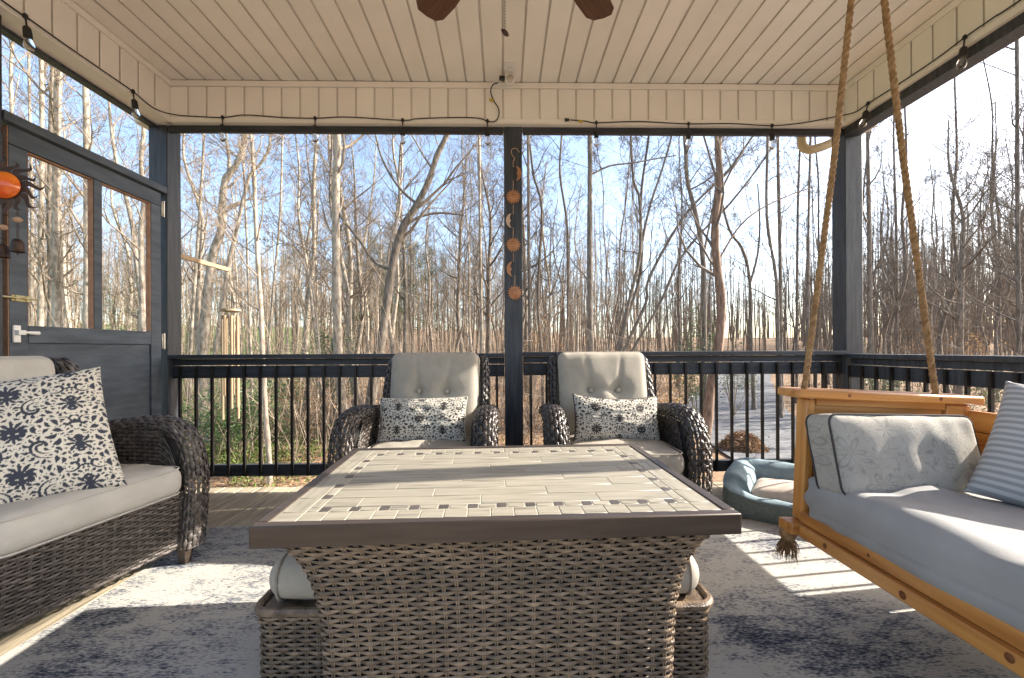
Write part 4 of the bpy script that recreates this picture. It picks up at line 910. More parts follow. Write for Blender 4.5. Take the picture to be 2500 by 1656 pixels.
cr = n.new('ShaderNodeValToRGB'); e = cr.color_ramp.elements; e[0].color = (.07, .045, .028, 1); e[1].color = (.46, .30, .17, 1); x = e.new(.5); x.color = (.27, .17, .09, 1); l.new(v2.outputs['Color'], cr.inputs[0])
mx = n.new('ShaderNodeMix'); mx.data_type = 'RGBA'; mx.inputs[0].default_value = .55; l.new(src, mx.inputs[6]); l.new(cr.outputs[0], mx.inputs[7])
# grassy patch by the door side of the yard, a real change of cover
gg = n.new('ShaderNodeTexNoise'); gg.inputs['Scale'].default_value = .8; gg.inputs['Detail'].default_value = 6; l.new(tc.outputs['Object'], gg.inputs[0])
sx = n.new('ShaderNodeSeparateXYZ'); l.new(tc.outputs['Object'], sx.inputs[0])
def ma2(op, a, b):
    q = n.new('ShaderNodeMath'); q.operation = op
    for k, z in enumerate((a, b)):
        if isinstance(z, (int, float)): q.inputs[k].default_value = z
        else: l.new(z, q.inputs[k])
    q.use_clamp = op == 'MULTIPLY_ADD'; return q.outputs[0]
gx = ma2('SUBTRACT', ma2('MULTIPLY', ma2('ADD', sx.outputs[0], 4.2), -.55), ma2('MULTIPLY', ma2('ABSOLUTE', ma2('SUBTRACT', sx.outputs[1], 9.0), 0), .22)); gf = ma2('ADD', gx, ma2('MULTIPLY', ma2('SUBTRACT', gg.outputs[0], .5), 3.0))
gcl = n.new('ShaderNodeClamp'); l.new(gf, gcl.inputs[0]); mg = n.new('ShaderNodeMix'); mg.data_type = 'RGBA'; l.new(gcl.outputs[0], mg.inputs[0]); l.new(mx.outputs[2], mg.inputs[6]); mg.inputs[7].default_value = (.13, .17, .045, 1); l.new(mg.outputs[2], b_.inputs['Base Color'])
M['ground'] = gmt
xs_ = [-420, -300, -200, -140, -100, -75, -58, -46] + [-38 + i * 1.0 for i in range(87)] + [54, 62, 75, 95, 130, 180, 260, 420]
ys_ = [-300, -150, -80, -40, -20, -10] + [-5 + i * .9 for i in range(62)] + [53 + i * 4 for i in range(14)] + [120, 150, 200, 300, 450]
q = MB(); q.grid([[(x, y, gz(x, y)) for x in xs_] for y in ys_]); struct(q.build('ground', 'ground', None, 0, True, 80))
# driveway
M['road'] = mat('pale_asphalt', (.115, .115, .118), (.19, .188, .185), 5, .9, .5, 60, detail=10)
ctr = spline([(5.4, -12, 0), (5.6, 0, 0), (6.3, 8, 0), (8.0, 14.5, 0), (11.5, 21, 0), (17, 30, 0), (26, 42, 0), (40, 52, 0)], 14); rows = []
for i, c in enumerate(ctr):
    t_ = (ctr[min(i + 1, len(ctr) - 1)] - ctr[max(i - 1, 0)]).normalized(); s_ = Vector((t_.y, -t_.x, 0)); wv = .15 * noise.noise(Vector((i * .3, 0, 0)))
    rows.append([Vector((p.x, p.y, gz(p.x, p.y) + .045)) for p in [c + s_ * k for k in (-1.7 + wv, -.9, 0, .9, 1.75 - wv)]])
q = MB(); q.grid(rows); struct(q.build('driveway', 'road', None, 0, True, 80))
ctr2 = [c.copy() for c in ctr]
def near_road(x, y): return min((c.x - x) ** 2 + (c.y - y) ** 2 for c in ctr2) < 2.6 ** 2
# ================================================================== trees
M['bark_l'] = mat('pale_bark', (.20, .165, .125), (.46, .395, .315), 5, .85, .5, 30, (3, 3, 1.2), c3=(.35, .295, .23), rnd=.12)
M['bark_d'] = mat('grey_brown_bark', (.10, .08, .062), (.27, .225, .18), 6, .9, .6, 35, (4, 4, .8), c3=(.18, .148, .115), rnd=.15)
M['bark_r'] = mat('red_brown_bark', (.12, .075, .05), (.30, .20, .14), 6, .9, .6, 35, (4, 4, .8), c3=(.21, .135, .09))
M['twig'] = mat('bare_twigs', (.17, .13, .095), (.33, .26, .19), 3, .9, rnd=.15)
M['twig_d'] = mat('bare_twigs_dark', (.10, .083, .068), (.20, .165, .13), 3, .9, rnd=.15)
M['holly'] = mat('holly_leaves', (.035, .075, .022), (.10, .17, .05), 5, .4, transl=.25, spec=.5)
M['needle'] = mat('pine_needles', (.045, .06, .02), (.12, .135, .05), 3, .6, transl=.2)
M['beech'] = mat('dry_beech_leaves', (.36, .19, .075), (.55, .34, .16), 6, .8, transl=.4)
M['dead'] = mat('dead_leaves', (.15, .085, .045), (.50, .32, .17), 9, .85, c3=(.32, .19, .10), transl=.2)
M['grass'] = mat('green_ground_cover', (.09, .13, .03), (.22, .26, .07), 6, .7, transl=.3)
class TB:
    """fast tube collector for trees"""
    def __init__(s): s.v = []; s.f = []
    def tube(s, pts, rad, n):
        o = len(s.v); N = len(pts); d = pts[-1] - pts[0]
        a = d.orthogonal().normalized(); b = d.cross(a).normalized()
        cs = [(math.cos(6.2832 * k / n), math.sin(6.2832 * k / n)) for k in range(n)]
        for p, r in zip(pts, rad):
            for c, q in cs: s.v.append((p.x + (a.x * c + b.x * q) * r, p.y + (a.y * c + b.y * q) * r, p.z + (a.z * c + b.z * q) * r))
        for i in range(N - 1):
            for k in range(n):
                k2 = (k + 1) % n; s.f.append((o + i * n + k, o + i * n + k2, o + (i + 1) * n + k2, o + (i + 1) * n + k))
    def mesh(s, name, mt_):
        me = bpy.data.meshes.new(name); me.from_pydata(s.v, [], s.f); me.polygons.foreach_set('use_smooth', [True] * len(me.polygons)); me.materials.append(M[mt_]); return me
def rv(r, k): return Vector((r.gauss(0, k), r.gauss(0, k), r.gauss(0, k)))
def limb(tb, r, p0, d, L, rad, lvl, maxl, dens, upw):
    n_ = (6, 4, 3, 3)[lvl]; pts = [p0]; dd = d.normalized(); st = L / (n_ - 1)
    for i in range(n_ - 1):
        dd = (dd + rv(r, .16 + .06 * lvl) + Vector((0, 0, upw * (.5 if lvl < 2 else .15)))).normalized(); pts.append(pts[-1] + dd * st)
    rads = [max(rad * (1 - .8 * i / (n_ - 1)), .0035) for i in range(n_)]
    tb.tube(pts, rads, (5, 4, 3, 3)[lvl])
    if lvl >= maxl: return
    for i in range(max(2, int(dens * (5, 5, 4)[lvl] * (.6 + .8 * r.random())))):
        t_ = r.uniform(.22, .98) * (n_ - 1); k = min(int(t_), n_ - 2); f_ = t_ - k; p = pts[k].lerp(pts[k + 1], f_); ax = (pts[k + 1] - pts[k]).normalized()
        s_ = ax.orthogonal().normalized(); s_.rotate(Matrix.Rotation(r.uniform(0, 6.283), 3, ax)); nd = ax * r.uniform(.5, 1.0) + s_ * r.uniform(.5, 1.0) + Vector((0, 0, upw * .3))
        limb(tb, r, p, nd, L * r.uniform(.35, .62), rads[k] * r.uniform(.35, .6), lvl + 1, maxl, dens, upw)
def grow(seed, pts, r0, r1, nb, t0, Lb, maxl=3, dens=1.0, upw=.3, sides=8, forks=()):
    """pts: trunk points; returns trunk and crown collectors"""
    r = random.Random(seed); P_ = spline(pts, 4); n_ = len(P_); tk, cw = TB(), TB()
    rad = [r0 + (r1 - r0) * i / (n_ - 1) for i in range(n_)]; rad[0] *= 1.45; rad[1] *= 1.12
    rad = [q * (1 + .06 * r.gauss(0, 1)) for q in rad]; tk.tube(P_, rad, sides)
    for fp, fr0, fr1 in forks: F_ = spline(fp, 4); tk.tube(F_, [fr0 + (fr1 - fr0) * i / (len(F_) - 1) for i in range(len(F_))], max(5, sides - 2)); P_ = P_ + F_; rad = rad + [fr0 * .7] * len(F_)
    nT = n_
    for i in range(nb):
        t_ = t0 + (1 - t0) * (i + r.random()) / nb
        src_ = (0, nT)
        if forks and r.random() < .35: src_ = (nT, len(P_))
        x = src_[0] + min(t_ if src_[0] == 0 else r.random(), .995) * (src_[1] - src_[0] - 1); k = min(int(x), src_[1] - 2); p = P_[k].lerp(P_[k + 1], x - k); ax = (P_[k + 1] - P_[k]).normalized()
        a = r.uniform(0, 6.283); el = r.uniform(.15, .95); nd = Vector((math.cos(a) * math.cos(el), math.sin(a) * math.cos(el), math.sin(el))) + ax * .15
        limb(cw, r, p, nd, Lb * r.uniform(.45, 1.15) * (1.15 - .55 * t_), max(rad[k] * r.uniform(.28, .5), .009), 0, maxl, dens, upw)
    return tk, cw
def add_tree(label, tm, cm_, loc, group=None, rz=0, sc=1.0, name='bare_tree'):
    t = thing(name, label, 'tree', loc, rz, group); t.scale = (sc, sc, sc)
    obj('trunk', tm, None, t); obj('crown', cm_, None, t); return t
def hero(label, d, pxs, w0, w1, bark='bark_l', twig='twig', nb=16, t0=.3, Lb=2.2, forks=(), dens=1.0, top=13.0, seed=None, dy=0, upw=.3, maxl=3):
    """pxs: trunk centre line in photo pixels from low to high at distance d; ground contact gives the foot"""
    pts = [aty(px, py, d + dy * i / max(1, len(pxs) - 1)) for i, (px, py) in enumerate(pxs)]; p0, p1 = pts[0], pts[1]
    g = gz(p0.x, d); k = (p0.z - g) / max(.3, (p1.z - p0.z)); k = min(k, 1.2); foot = Vector((p0.x - (p1.x - p0.x) * k * .6, d, g - .12)); pts = [foot] + pts
    l_ = pts[-1]; dr_ = (pts[-1] - pts[-3]).normalized(); 
    while l_.z < top: dr_ = (dr_ + Vector((random.uniform(-.12, .12), random.uniform(-.12, .12), .18))).normalized(); l_ = l_ + dr_ * 2.0; pts.append(l_)
    fk = [([aty(px, py, d + .15 * i) - foot for i, (px, py) in enumerate(f_)], w_ / F * d / 2, w_ / F * d / 2 * .55) for f_, w_ in forks]
    tk, cw = grow(seed or int(pxs[0][0]), [p - foot for p in pts], w0 / F * d / 2, max(.02, w1 / F * d / 2 * .5), nb, t0, Lb, maxl, dens, upw, 9, fk)
    return add_tree(label, tk.mesh('trunk', bark), cw.mesh('crown', twig), foot)
HERO = [
 ('pale leaning beech with forked top just right of the door corner post', 11.5, [(496, 1000), (494, 865), (506, 724), (521, 620), (541, 559), (543, 495), (551, 439), (577, 402), (593, 362), (601, 320)], 25, 12, 'bark_l', 'twig', 14, .35, 2.2, [([(556, 432), (560, 395), (553, 340), (549, 280), (552, 200)], 9)]),
 ('slender pale tree leaning right behind the wind chime', 11.0, [(515, 960), (525, 865), (545, 732), (561, 632), (577, 567), (589, 511), (609, 431), (633, 404), (657, 362), (662, 300)], 12, 7, 'bark_l', 'twig', 14, .3, 1.8),
 ('thin pale tree standing close beyond the railing, right of the wind chime', 7.6, [(657, 1120), (648, 1000), (641, 865), (637, 752), (631, 664), (625, 551), (620, 431), (613, 326)], 13, 8, 'bark_l', 'twig', 18, .25, 1.5),
 ('thick straight pale trunk midway between door and centre post', 11.5, [(838, 1020), (826, 865), (822, 712), (820, 551), (821, 431), (824, 326)], 25, 19, 'bark_l', 'twig', 14, .4, 2.4),
 ('arching thin sapling left of the thick straight pale trunk', 11.0, [(785, 900), (780, 850), (770, 752), (758, 684), (734, 632), (705, 598), (672, 598), (640, 622)], 6, 3, 'bark_l', 'twig', 12, .3, 1.0, (), 1.0, 0),
 ('big leaning tree with twisted limbs left of the centre post', 11.0, [(905, 985), (918, 900), (932, 824), (945, 739), (961, 634), (982, 560), (1014, 507), (1046, 444), (1067, 380), (1095, 322)], 27, 14, 'bark_d', 'twig', 16, .3, 2.6, [([(955, 660), (915, 640), (880, 590), (840, 540), (815, 500)], 9), ([(990, 548), (1030, 528), (1075, 520), (1130, 525)], 8), ([(1020, 500), (985, 470), (955, 430), (930, 380), (915, 320)], 8)]),
 ('narrow straight tree just left of the centre post', 16.0, [(1176, 900), (1175, 780), (1172, 600), (1170, 348)], 10, 7, 'bark_l', 'twig', 16, .3, 2.0),
 ('straight narrow trunk just right of the centre post', 13.0, [(1296, 1000), (1294, 855), (1291, 600), (1289, 330)], 11, 8, 'bark_d', 'twig_d', 14, .3, 2.0),
 ('lichen spotted dark straight trunk above the right wicker chair', 12.0, [(1441, 990), (1441, 855), (1440, 600), (1440, 330)], 18, 14, 'bark_d', 'twig_d', 14, .35, 2.6, [([(1446, 425), (1490, 405), (1545, 398), (1600, 388), (1650, 380)], 5)]),
 ('crooked dark tree with an elbow limb right of the centre post', 13.5, [(1326, 960), (1321, 855), (1313, 713), (1323, 514), (1302, 426), (1290, 330)], 10, 5, 'bark_d', 'twig_d', 12, .3, 1.8, [([(1313, 715), (1330, 735), (1352, 705), (1370, 640), (1395, 560)], 4)]),
 ('slim wavering tree between the centre post and the lichen trunk', 15.0, [(1384, 900), (1386, 797), (1386, 568), (1367, 426), (1371, 330)], 8, 5, 'bark_d', 'twig_d', 14, .3, 2.0),
 ('pale forked tree rising behind the right wicker chair', 12.5, [(1508, 940), (1516, 855), (1535, 740), (1562, 625), (1562, 491), (1547, 441), (1540, 330)], 11, 5, 'bark_d', 'twig_d', 14, .35, 1.9, [([(1562, 622), (1585, 510), (1616, 415), (1639, 334), (1650, 250)], 7)]),
 ('thin tree leaning far right across the sky', 13.0, [(1505, 920), (1524, 855), (1577, 740), (1581, 690), (1627, 598), (1681, 514), (1742, 453), (1792, 399), (1840, 330)], 9, 5, 'bark_d', 'twig_d', 12, .3, 1.8),
 ('thin tree leaning right, lower of the two slanting ones', 14.0, [(1525, 900), (1547, 851), (1612, 740), (1658, 637), (1720, 560), (1780, 500)], 8, 4, 'bark_d', 'twig_d', 12, .3, 1.8),
 ('dark tree wrapped in ivy left of the reddish trunk', 13.0, [(1722, 1010), (1719, 855), (1717, 644), (1700, 530), (1677, 434), (1671, 334)], 15, 9, 'bark_d', 'twig_d', 18, .3, 2.6, [([(1714, 640), (1730, 560), (1745, 480), (1752, 400), (1770, 320)], 6)]),
 ('thick reddish brown trunk rising beside the driveway', 9.3, [(1722, 1090), (1735, 950), (1753, 855), (1761, 740), (1750, 644), (1746, 549), (1757, 434), (1753, 331)], 25, 20, 'bark_r', 'twig_d', 16, .35, 2.4, [([(1752, 640), (1800, 560), (1850, 515), (1920, 480), (1990, 455)], 5)]),
 ('dark forked tree right of the reddish trunk', 15.5, [(1838, 920), (1834, 855), (1830, 683), (1811, 606), (1780, 560)], 10, 5, 'bark_d', 'twig_d', 14, .3, 2.0, [([(1832, 690), (1850, 620), (1855, 540), (1850, 450)], 6)]),
 ('curving grey tree left of the swing rope', 14.0, [(1905, 960), (1900, 855), (1895, 683), (1872, 530), (1874, 330)], 10, 7, 'bark_d', 'twig_d', 16, .3, 2.2),
 ('straight grey trunk left of the swing rope', 15.0, [(1908, 940), (1906, 855), (1904, 600), (1899, 330)], 11, 8, 'bark_d', 'twig_d', 14, .3, 2.2),
 ('narrow tree seen just behind the swing rope', 17.0, [(1945, 900), (1945, 800), (1948, 500), (1955, 330)], 8, 5, 'bark_d', 'twig_d', 14, .3, 2.0),
 ('slender grey tree beside the right corner post', 16.0, [(1971, 900), (1972, 800), (1974, 530), (1979, 330)], 9, 7, 'bark_d', 'twig_d', 14, .3, 2.0),
 ('grey trunk just right of the right corner post', 14.0, [(2128, 900), (2126, 800), (2122, 560), (2118, 330)], 12, 8, 'bark_d', 'twig_d', 22, .25, 2.4),
 ('multi limbed tree between corner post and second rope', 17.0, [(2192, 900), (2190, 800), (2188, 560), (2182, 360)], 8, 5, 'bark_d', 'twig_d', 24, .2, 2.4),
 ('tall dark tree with wide side branches at the right edge', 10.5, [(2488, 950), (2488, 877), (2484, 500), (2482, 63)], 12, 9, 'bark_d', 'twig_d', 26, .25, 3.0),
 ('tall dark tree with drooping twigs, right of the second rope', 19.0, [(2330, 900), (2328, 800), (2322, 640), (2330, 480)], 7, 4, 'bark_d', 'twig_d', 22, .2, 2.2, (), 1.0, 9),
 ('pale double trunk seen through the door, left of the mullion', 11.0, [(138, 840), (138, 700), (136, 500), (140, 250), (143, 120)], 20, 17, 'bark_l', 'twig', 18, .2, 2.4),
 ('grey twin stem beside the pale double trunk in the door', 11.6, [(122, 840), (124, 700), (121, 500), (126, 250), (130, 120)], 14, 11, 'bark_d', 'twig', 14, .2, 2.2),
 ('pale trunk right beside the door mullion', 11.0, [(212, 840), (214, 700), (213, 500), (211, 300), (208, 150)], 18, 15, 'bark_l', 'twig', 18, .2, 2.2),
 ('pale trunk in the left door opening next to the stile', 12.0, [(98, 840), (100, 700), (101, 500), (102, 250), (98, 100)], 14, 11, 'bark_l', 'twig', 16, .2, 2.2),
 ('pale knobby trunk in the right door opening', 10.0, [(349, 840), (347, 700), (345, 560), (352, 480), (344, 400), (352, 300)], 14, 10, 'bark_l', 'twig', 16, .2, 2.0),
 ('slim pale tree beside the left edge post', 13.0, [(77, 840), (76, 700), (78, 500), (72, 250), (70, 100)], 8, 7, 'bark_l', 'twig', 16, .2, 2.0),
 ('pale tree at the far left edge beside the post', 12.0, [(33, 700), (32, 560), (29, 300), (27, 150)], 10, 9, 'bark_l', 'twig', 12, .2, 2.0),
 ('slender leaning tree right after the corner post', 14.0, [(465, 860), (472, 740), (482, 600), (492, 450), (497, 330)], 9, 6, 'bark_l', 'twig', 16, .25, 2.0),
 ('slim bare tree behind the thin close tree', 17.0, [(612, 860), (606, 700), (600, 520), (590, 330)], 7, 5, 'bark_l', 'twig', 16, .25, 2.0),
 ('slanting slim tree right of the thin close tree', 16.0, [(655, 860), (668, 700), (684, 520), (690, 330)], 7, 5, 'bark_l', 'twig', 14, .25, 2.0),
]
for h_ in HERO: hero(*h_)
# a few shared shapes for the many further trees
PROT = []
for k in range(12):
    r = random.Random(100 + k); H_ = r.uniform(8.5, 16); ln = r.uniform(-.16, .16); pts = [Vector((0, 0, -.1))]
    for i in range(1, 7): pts.append(Vector((ln * H_ * i / 6 + r.gauss(0, .12), r.gauss(0, .12), H_ * i / 6)))
    r0 = r.uniform(.05, .14); tk, cw = grow(500 + k, pts, r0, .022, 20 if k % 3 else 30, .28, 2.3, 3, .85, .3, 6)
    bk = 'bark_l' if k % 2 == 0 else 'bark_d'; PROT.append((tk.mesh('trunk', bk), cw.mesh('crown', 'twig' if k % 2 == 0 else 'twig_d')))
rw = random.Random(21); placed = []
LM = [(40, 'by the post at the left edge'), (90, 'beside the left door stile'), (160, 'in the left door opening'), (235, 'left of the door mullion'), (300, 'right of the door mullion'), (375, 'in the right door opening'), (445, 'behind the door corner post'), (520, 'near the leaning beech'), (585, 'behind the wind chime'), (650, 'near the thin close tree'), (715, 'right of the thin close tree'), (790, 'left of the thick pale trunk'), (850, 'by the thick pale trunk'), (920, 'right of the thick pale trunk'), (990, 'above the left chair wing'), (1060, 'above the left chair cushion'), (1130, 'below the big leaning limb'), (1235, 'just left of the centre post'), (1320, 'just right of the centre post'), (1390, 'above the right chair wing'), (1450, 'by the lichen spotted trunk'), (1520, 'above the right chair cushion'), (1590, 'below the slanting trees'), (1660, 'right of the slanting trees'), (1740, 'left of the reddish trunk'), (1810, 'right of the reddish trunk'), (1890, 'beyond the driveway bend'), (1960, 'behind the first swing rope'), (2070, 'by the right corner post'), (2150, 'just right of the right corner post'), (2230, 'left of the second swing rope'), (2320, 'behind the second swing rope'), (2410, 'right of the second swing rope'), (9999, 'near the right edge')]
def zone(px, d, k):
    w_ = next(t_ for lim, t_ in LM if px < lim)
    return ('pale' if k % 2 == 0 else 'dark') + ' bare ' + ('nearby' if d < 22 else 'middle distance' if d < 36 else 'distant') + ' tree ' + w_
cnt = 0; tries = 0; WOOD = []
while cnt < 255 and tries < 6000:
    tries += 1; px = rw.uniform(-60, 2560); d = 13.5 + 46 * rw.random() ** 1.25
    if px > 1500 and rw.random() < (.45 if px < 2060 else .12): continue
    p = aty(px, 700, d); x, y = p.x, p.y
    if near_road(x, y): continue
    if any((x - a) ** 2 + (y - b) ** 2 < .8 for a, b in placed): continue
    placed.append((x, y)); k = rw.randrange(12)
    if px > 1500 and k % 2 == 0 and rw.random() < .7: k = (k + 1) % 12
    WOOD.append((zone(px, d, k), px, add_tree(zone(px, d, k), PROT[k][0], PROT[k][1], (x, y, gz(x, y)), 'bare trees of the wood', rw.uniform(0, 6.28), rw.uniform(.75, 1.2)))); cnt += 1
ORD = ['first', 'second', 'third', 'fourth', 'fifth', 'sixth', 'seventh', 'eighth']
for lb in sorted({a for a, _, _ in WOOD}):
    same = sorted([(p_, i) for i, (a, p_, _) in enumerate(WOOD) if a == lb])
    if len(same) > 1:
        for k, (_, i) in enumerate(same[:8]): WOOD[i][2]['label'] = lb + ', ' + ORD[k] + ' from the left'
# far wood reads as one mass
fw_ = TB(); rr = random.Random(5)
for i in range(2300):
    px = rr.uniform(-150, 2650) if i % 5 else rr.uniform(1950, 2650); d = rr.uniform(36, 105); p = aty(px, 700, d); x, y = p.x, p.y
    if near_road(x, y): continue
    z = gz(x, y); H_ = rr.uniform(7.5, 15) * (1.2 if px > 1950 else 1); r0 = rr.uniform(.05, .12); ln = rr.gauss(0, .05); a_ = Vector((x, y, z - .1)); mid_ = Vector((x + ln * H_ * .5 + rr.gauss(0, .15), y, z + H_ * .5)); tp = Vector((x + ln * H_, y, z + H_))
    fw_.tube([a_, mid_, tp], [r0, r0 * .7, .02], 3)
    for k in range(9):
        t_ = rr.uniform(.25, .97); p0 = a_.lerp(tp, t_); an_ = rr.uniform(0, 6.283); L_ = rr.uniform(.8, 2.6) * (1.2 - t_ * .6); e1 = p0 + Vector((math.cos(an_) * L_ * .7, math.sin(an_) * L_ * .7, L_ * rr.uniform(.3, .9))); fw_.tube([p0, p0.lerp(e1, .5) + Vector((0, 0, .12)), e1], [.022, .015, .006], 3)
        for m2 in range(2):
            p2 = p0.lerp(e1, rr.uniform(.3, .95)); e2 = p2 + Vector((rr.gauss(0, .4), rr.gauss(0, .4), rr.uniform(.1, .7))); fw_.tube([p2, e2], [.010, .005], 3)
o = obj('far_wood', fw_.mesh('far_wood', 'twig'), None); o['kind'] = 'stuff'; tag(o, 'dense far wood of thin bare trunks closing the view', 'wood')
# thin understory saplings and brush, uncountable
us = TB()
for i in range(3300):
    px = rr.uniform(-100, 2600); d = rr.uniform(8.5, 34); p = aty(px, 700, d); x, y = p.x, p.y
    if near_road(x, y) or (px > 1650 and rr.random() < .6): continue
    z = gz(x, y); H_ = rr.uniform(.8, 4.5); ln = Vector((rr.gauss(0, .28), rr.gauss(0, .28), 1)); a_ = Vector((x, y, z - .05)); b2 = a_ + ln * H_ * .5 + rv(rr, .08); c2 = b2 + (ln + rv(rr, .2)) * H_ * .5; us.tube([a_, b2, c2], [.011, .008, .003], 3)
    for k in range(5):
        p0 = a_.lerp(c2, rr.uniform(.25, .95)); us.tube([p0, p0 + Vector((rr.gauss(0, .3), rr.gauss(0, .3), rr.uniform(-.05, .45)))], [.005, .002], 3)
o = obj('underbrush', us.mesh('underbrush', 'twig'), None); o['kind'] = 'stuff'; tag(o, 'tangle of bare saplings and brush under the trees', 'brush')
# ================================================================== leaves
class LB:
    def __init__(s): s.v = []; s.f = []
    def leaf(s, p, r, L, W, up=.3):
        a = Vector((r.gauss(0, 1), r.gauss(0, 1), r.gauss(0, 1) * up)).normalized(); b = a.cross(Vector((r.gauss(0, 1), r.gauss(0, 1), r.gauss(0, 1)))).normalized(); o = len(s.v); c = a.cross(b) * L * .18
        s.v += [tuple(p), tuple(p + a * L * .5 + b * W * .5 + c), tuple(p + a * L), tuple(p + a * L * .5 - b * W * .5 + c)]; s.f.append((o, o + 1, o + 2, o + 3))
    def mesh(s, name, mt_): me = bpy.data.meshes.new(name); me.from_pydata(s.v, [], s.f); me.materials.append(M[mt_]); return me
def shrub(name, label, loc, rx_, ry_, hz, nl, mt_, L, W, seed, cat='shrub', stems=10, clump=.35):
    r = random.Random(seed); t = thing(name, label, cat, loc); st = TB(); lv = LB(); tips = []
    for i in range(stems):
        a = r.uniform(0, 6.283); q = r.random() ** .6; e = Vector((rx_ * q * math.cos(a), ry_ * q * math.sin(a), hz * r.uniform(.55, 1))); m_ = e * .5 + rv(r, .08 * hz); st.tube([Vector((r.gauss(0, .04), r.gauss(0, .04), -.05)), m_, e], [.014, .010, .004], 4); tips += [m_.lerp(e, k / 4) for k in range(5)]
        for k in range(3):
            p0 = m_.lerp(e, r.random()); e2 = p0 + Vector((r.gauss(0, rx_ * .35), r.gauss(0, ry_ * .35), r.gauss(.05, .2) * hz)); st.tube([p0, e2], [.006, .002], 3); tips += [p0.lerp(e2, .5), e2]
    for i in range(nl):
        p = r.choice(tips) + rv(r, clump * min(rx_, hz) * .5); lv.leaf(Vector((p.x, p.y, max(p.z, .03))), r, L * r.uniform(.6, 1.2), W * r.uniform(.6, 1.2))
    obj('stems', st.mesh('stems', 'twig'), None, t); f_ = obj('foliage', lv.mesh('foliage', mt_), None, t); return t
def at_ground(px, d, py=900): p = aty(px, py, d); return (p.x, p.y, gz(p.x, p.y))
SH = [('holly_shrub', 'green holly bush behind the wind chime', 505, 9.0, .9, .8, 1.5, 1500, 'holly'), ('holly_shrub', 'green holly bush right of the wind chime', 580, 9.6, .9, .8, 1.75, 1500, 'holly'), ('holly_shrub', 'tall holly beside the thick straight trunk', 800, 12.5, .7, .7, 3.3, 1900, 'holly'), ('holly_shrub', 'holly sapling between chime and thick trunk', 720, 13.5, .8, .8, 1.9, 900, 'holly'),
      ('evergreen_shrub', 'dense evergreen bush seen through the right door opening', 310, 19.0, 2.3, 2.0, 4.9, 5200, 'holly'), ('holly_shrub', 'ivy clump around the tree left of the reddish trunk', 1700, 12.8, .55, .5, 3.6, 1900, 'holly'), ('holly_shrub', 'small holly right of the reddish trunk', 1790, 14.5, .7, .7, 2.6, 700, 'holly'), ('holly_shrub', 'green shrub beyond the railing behind the swing', 2165, 13.0, .9, .9, 2.2, 1300, 'holly'), ('holly_shrub', 'low green shrub behind the swing railing near the right edge', 2420, 15.0, 1.3, 1.0, 1.6, 1100, 'holly'), ('holly_shrub', 'small green bush by the driveway edge', 1830, 22.0, 1.0, .8, .9, 500, 'holly'),
      ('beech_sapling', 'young beech with dry orange leaves right of the centre post', 1290, 12.5, 1.0, .9, 3.0, 800, 'beech'), ('beech_sapling', 'young beech with dry orange leaves behind the right chair wing', 1590, 11.0, .8, .7, 1.3, 500, 'beech'), ('beech_sapling', 'dry leaved beech brush left of the thick trunk', 745, 11.5, 1.0, .9, 2.0, 700, 'beech'), ('beech_sapling', 'dry leaved beech brush seen in the left door opening', 185, 14.0, 1.6, 1.2, 3.0, 1100, 'beech'), ('beech_sapling', 'dry leaved beech behind the left chair', 1090, 15.0, 1.2, 1.0, 2.6, 700, 'beech'), ('beech_sapling', 'dry leaved brush left of the driveway', 1660, 15.5, 1.0, .9, 1.6, 600, 'beech'), ('beech_sapling', 'dry leaved beech beyond the swing railing', 2330, 20.0, 1.6, 1.4, 3.4, 800, 'beech')]
for i, (nm, lb, px, d, a, b, hh, nl, mt_) in enumerate(SH): shrub(nm, lb, at_ground(px, d), a, b, hh, nl, mt_, .075 if mt_ == 'holly' else .085, .04, 40 + i)
# pines far back
pt, pc_ = TB(), LB(); r = random.Random(77); pt.tube([Vector((0, 0, -.2)), Vector((.1, 0, 6)), Vector((0, .1, 15))], [.16, .12, .03], 6)
for i in range(60):
    z = 4 + 11 * (i / 60) ** .9; a = r.uniform(0, 6.283); L_ = (1 - (z - 4) / 12.5) * 2.8 * r.uniform(.6, 1.1) + .3; e = Vector((math.cos(a) * L_, math.sin(a) * L_, z + .25 * L_)); pt.tube([Vector((0, 0, z)), e], [.03, .008], 3)
    for k in range(70): q = Vector((0, 0, z)).lerp(e, r.uniform(.35, 1.05)) + rv(r, .22); pc_.leaf(q, r, .22, .05)
ptm, pcm = pt.mesh('trunk', 'bark_d'), pc_.mesh('crown', 'needle')
PINES = []
for px, d, s_ in ((905, 33, .72), (960, 36, .80), (1010, 33, .66), (860, 37, .72), (935, 30, .60), (880, 31, .55), (990, 39, .8), (1050, 37, .7), (700, 50, .75), (760, 56, .8), (540, 48, .7), (1085, 54, .8), (1610, 60, .7), (2330, 55, .6), (250, 50, .6)):
    x, y, z = at_ground(px, d); PINES.append((px, add_tree(('tall' if s_ > .7 else 'short') + (' nearer' if d < 41 else ' far') + ' green pine ' + next(t_ for lim, t_ in LM if px < lim), ptm, pcm, (x, y, z), 'green pines far back in the wood', r.uniform(0, 6.28), s_, 'pine_tree')))
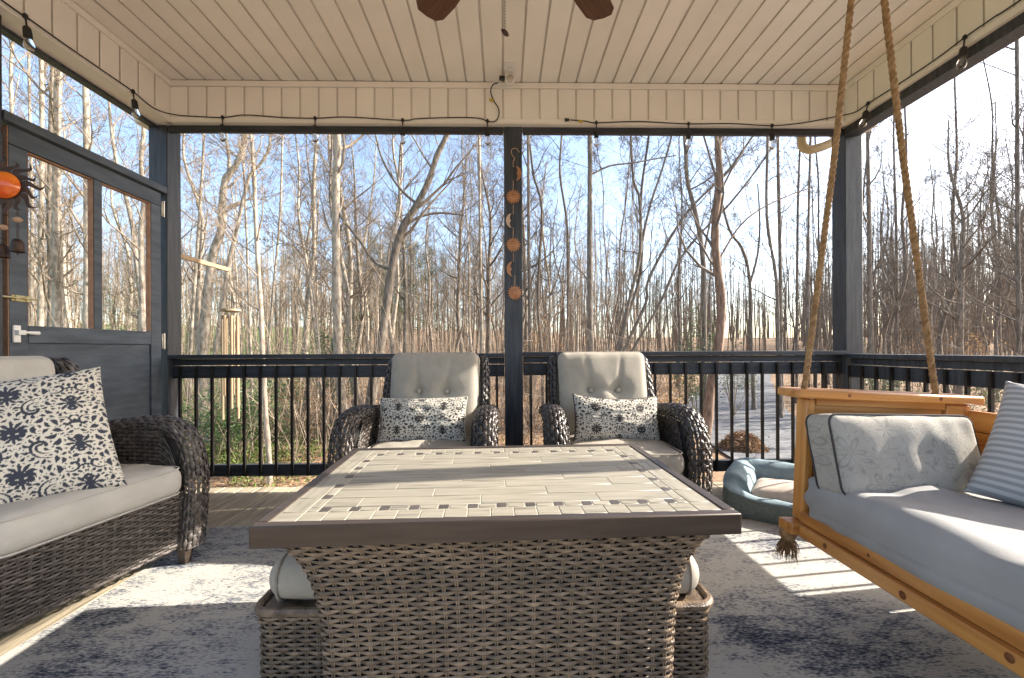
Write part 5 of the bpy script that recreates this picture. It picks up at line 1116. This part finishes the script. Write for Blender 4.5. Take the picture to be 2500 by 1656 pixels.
for lb in sorted({o_['label'] for _, o_ in PINES}):
    same = sorted([(p_, i) for i, (p_, o_) in enumerate(PINES) if o_['label'] == lb])
    if len(same) > 1:
        for k, (_, i) in enumerate(same): PINES[i][1]['label'] = lb + ', ' + ORD[k] + ' from the left'
# leaf litter, ground cover
lt = LB(); r = random.Random(3)
for i in range(46000):
    px = r.uniform(-150, 2650); d = 4.3 + 20 * r.random() ** 1.4; p = aty(px, 900, d); x, y = p.x, p.y
    if near_road(x, y) and r.random() < .93: continue
    lt.leaf(Vector((x, y, gz(x, y) + .012 + r.random() * .03)), r, r.uniform(.05, .1), r.uniform(.03, .06), .25)
o = obj('leaf_litter', lt.mesh('leaf_litter', 'dead'), None); o['kind'] = 'stuff'; tag(o, 'brown dead leaves littering the woodland floor', 'leaves')
gc = LB()
for i in range(16000):
    x, y = r.gauss(-7.2, 1.7), r.gauss(9.0, 2.0)
    if y < 4.2 or noise.noise(Vector((x * .7, y * .7, 2))) < -.12: continue
    gc.leaf(Vector((x, y, gz(x, y) + r.random() ** 2 * .22)), r, r.uniform(.06, .13), r.uniform(.02, .05), 1.2)
o = obj('ground_cover', gc.mesh('ground_cover', 'grass'), None); o['kind'] = 'stuff'; tag(o, 'bright green ground cover left of the wind chime', 'ground cover')
# brush pile by the driveway
bpl = at_ground(1812, 9.6, 1090); t = thing('brush_pile', 'brown heap of brush and leaves beside the driveway', 'brush pile', bpl); st = TB(); lv = LB()
for i in range(420):
    a = r.uniform(0, 6.283); q = r.random() ** .7; p = Vector((.52 * q * math.cos(a), .42 * q * math.sin(a), .42 * (1 - q * q) * r.random())); e = p + Vector((r.gauss(0, .16), r.gauss(0, .16), r.gauss(.02, .06))); st.tube([p, e], [.007, .002], 3)
for i in range(3000):
    a = r.uniform(0, 6.283); q = r.random() ** .5; p = Vector((.55 * q * math.cos(a), .45 * q * math.sin(a), .46 * (1 - q * q) * r.random() ** .4)); lv.leaf(p, r, .06, .035)
obj('sticks', st.mesh('sticks', 'bark_r'), None, t)['kind'] = 'stuff'; obj('leaves', lv.mesh('leaves', 'dead'), None, t)['kind'] = 'stuff'
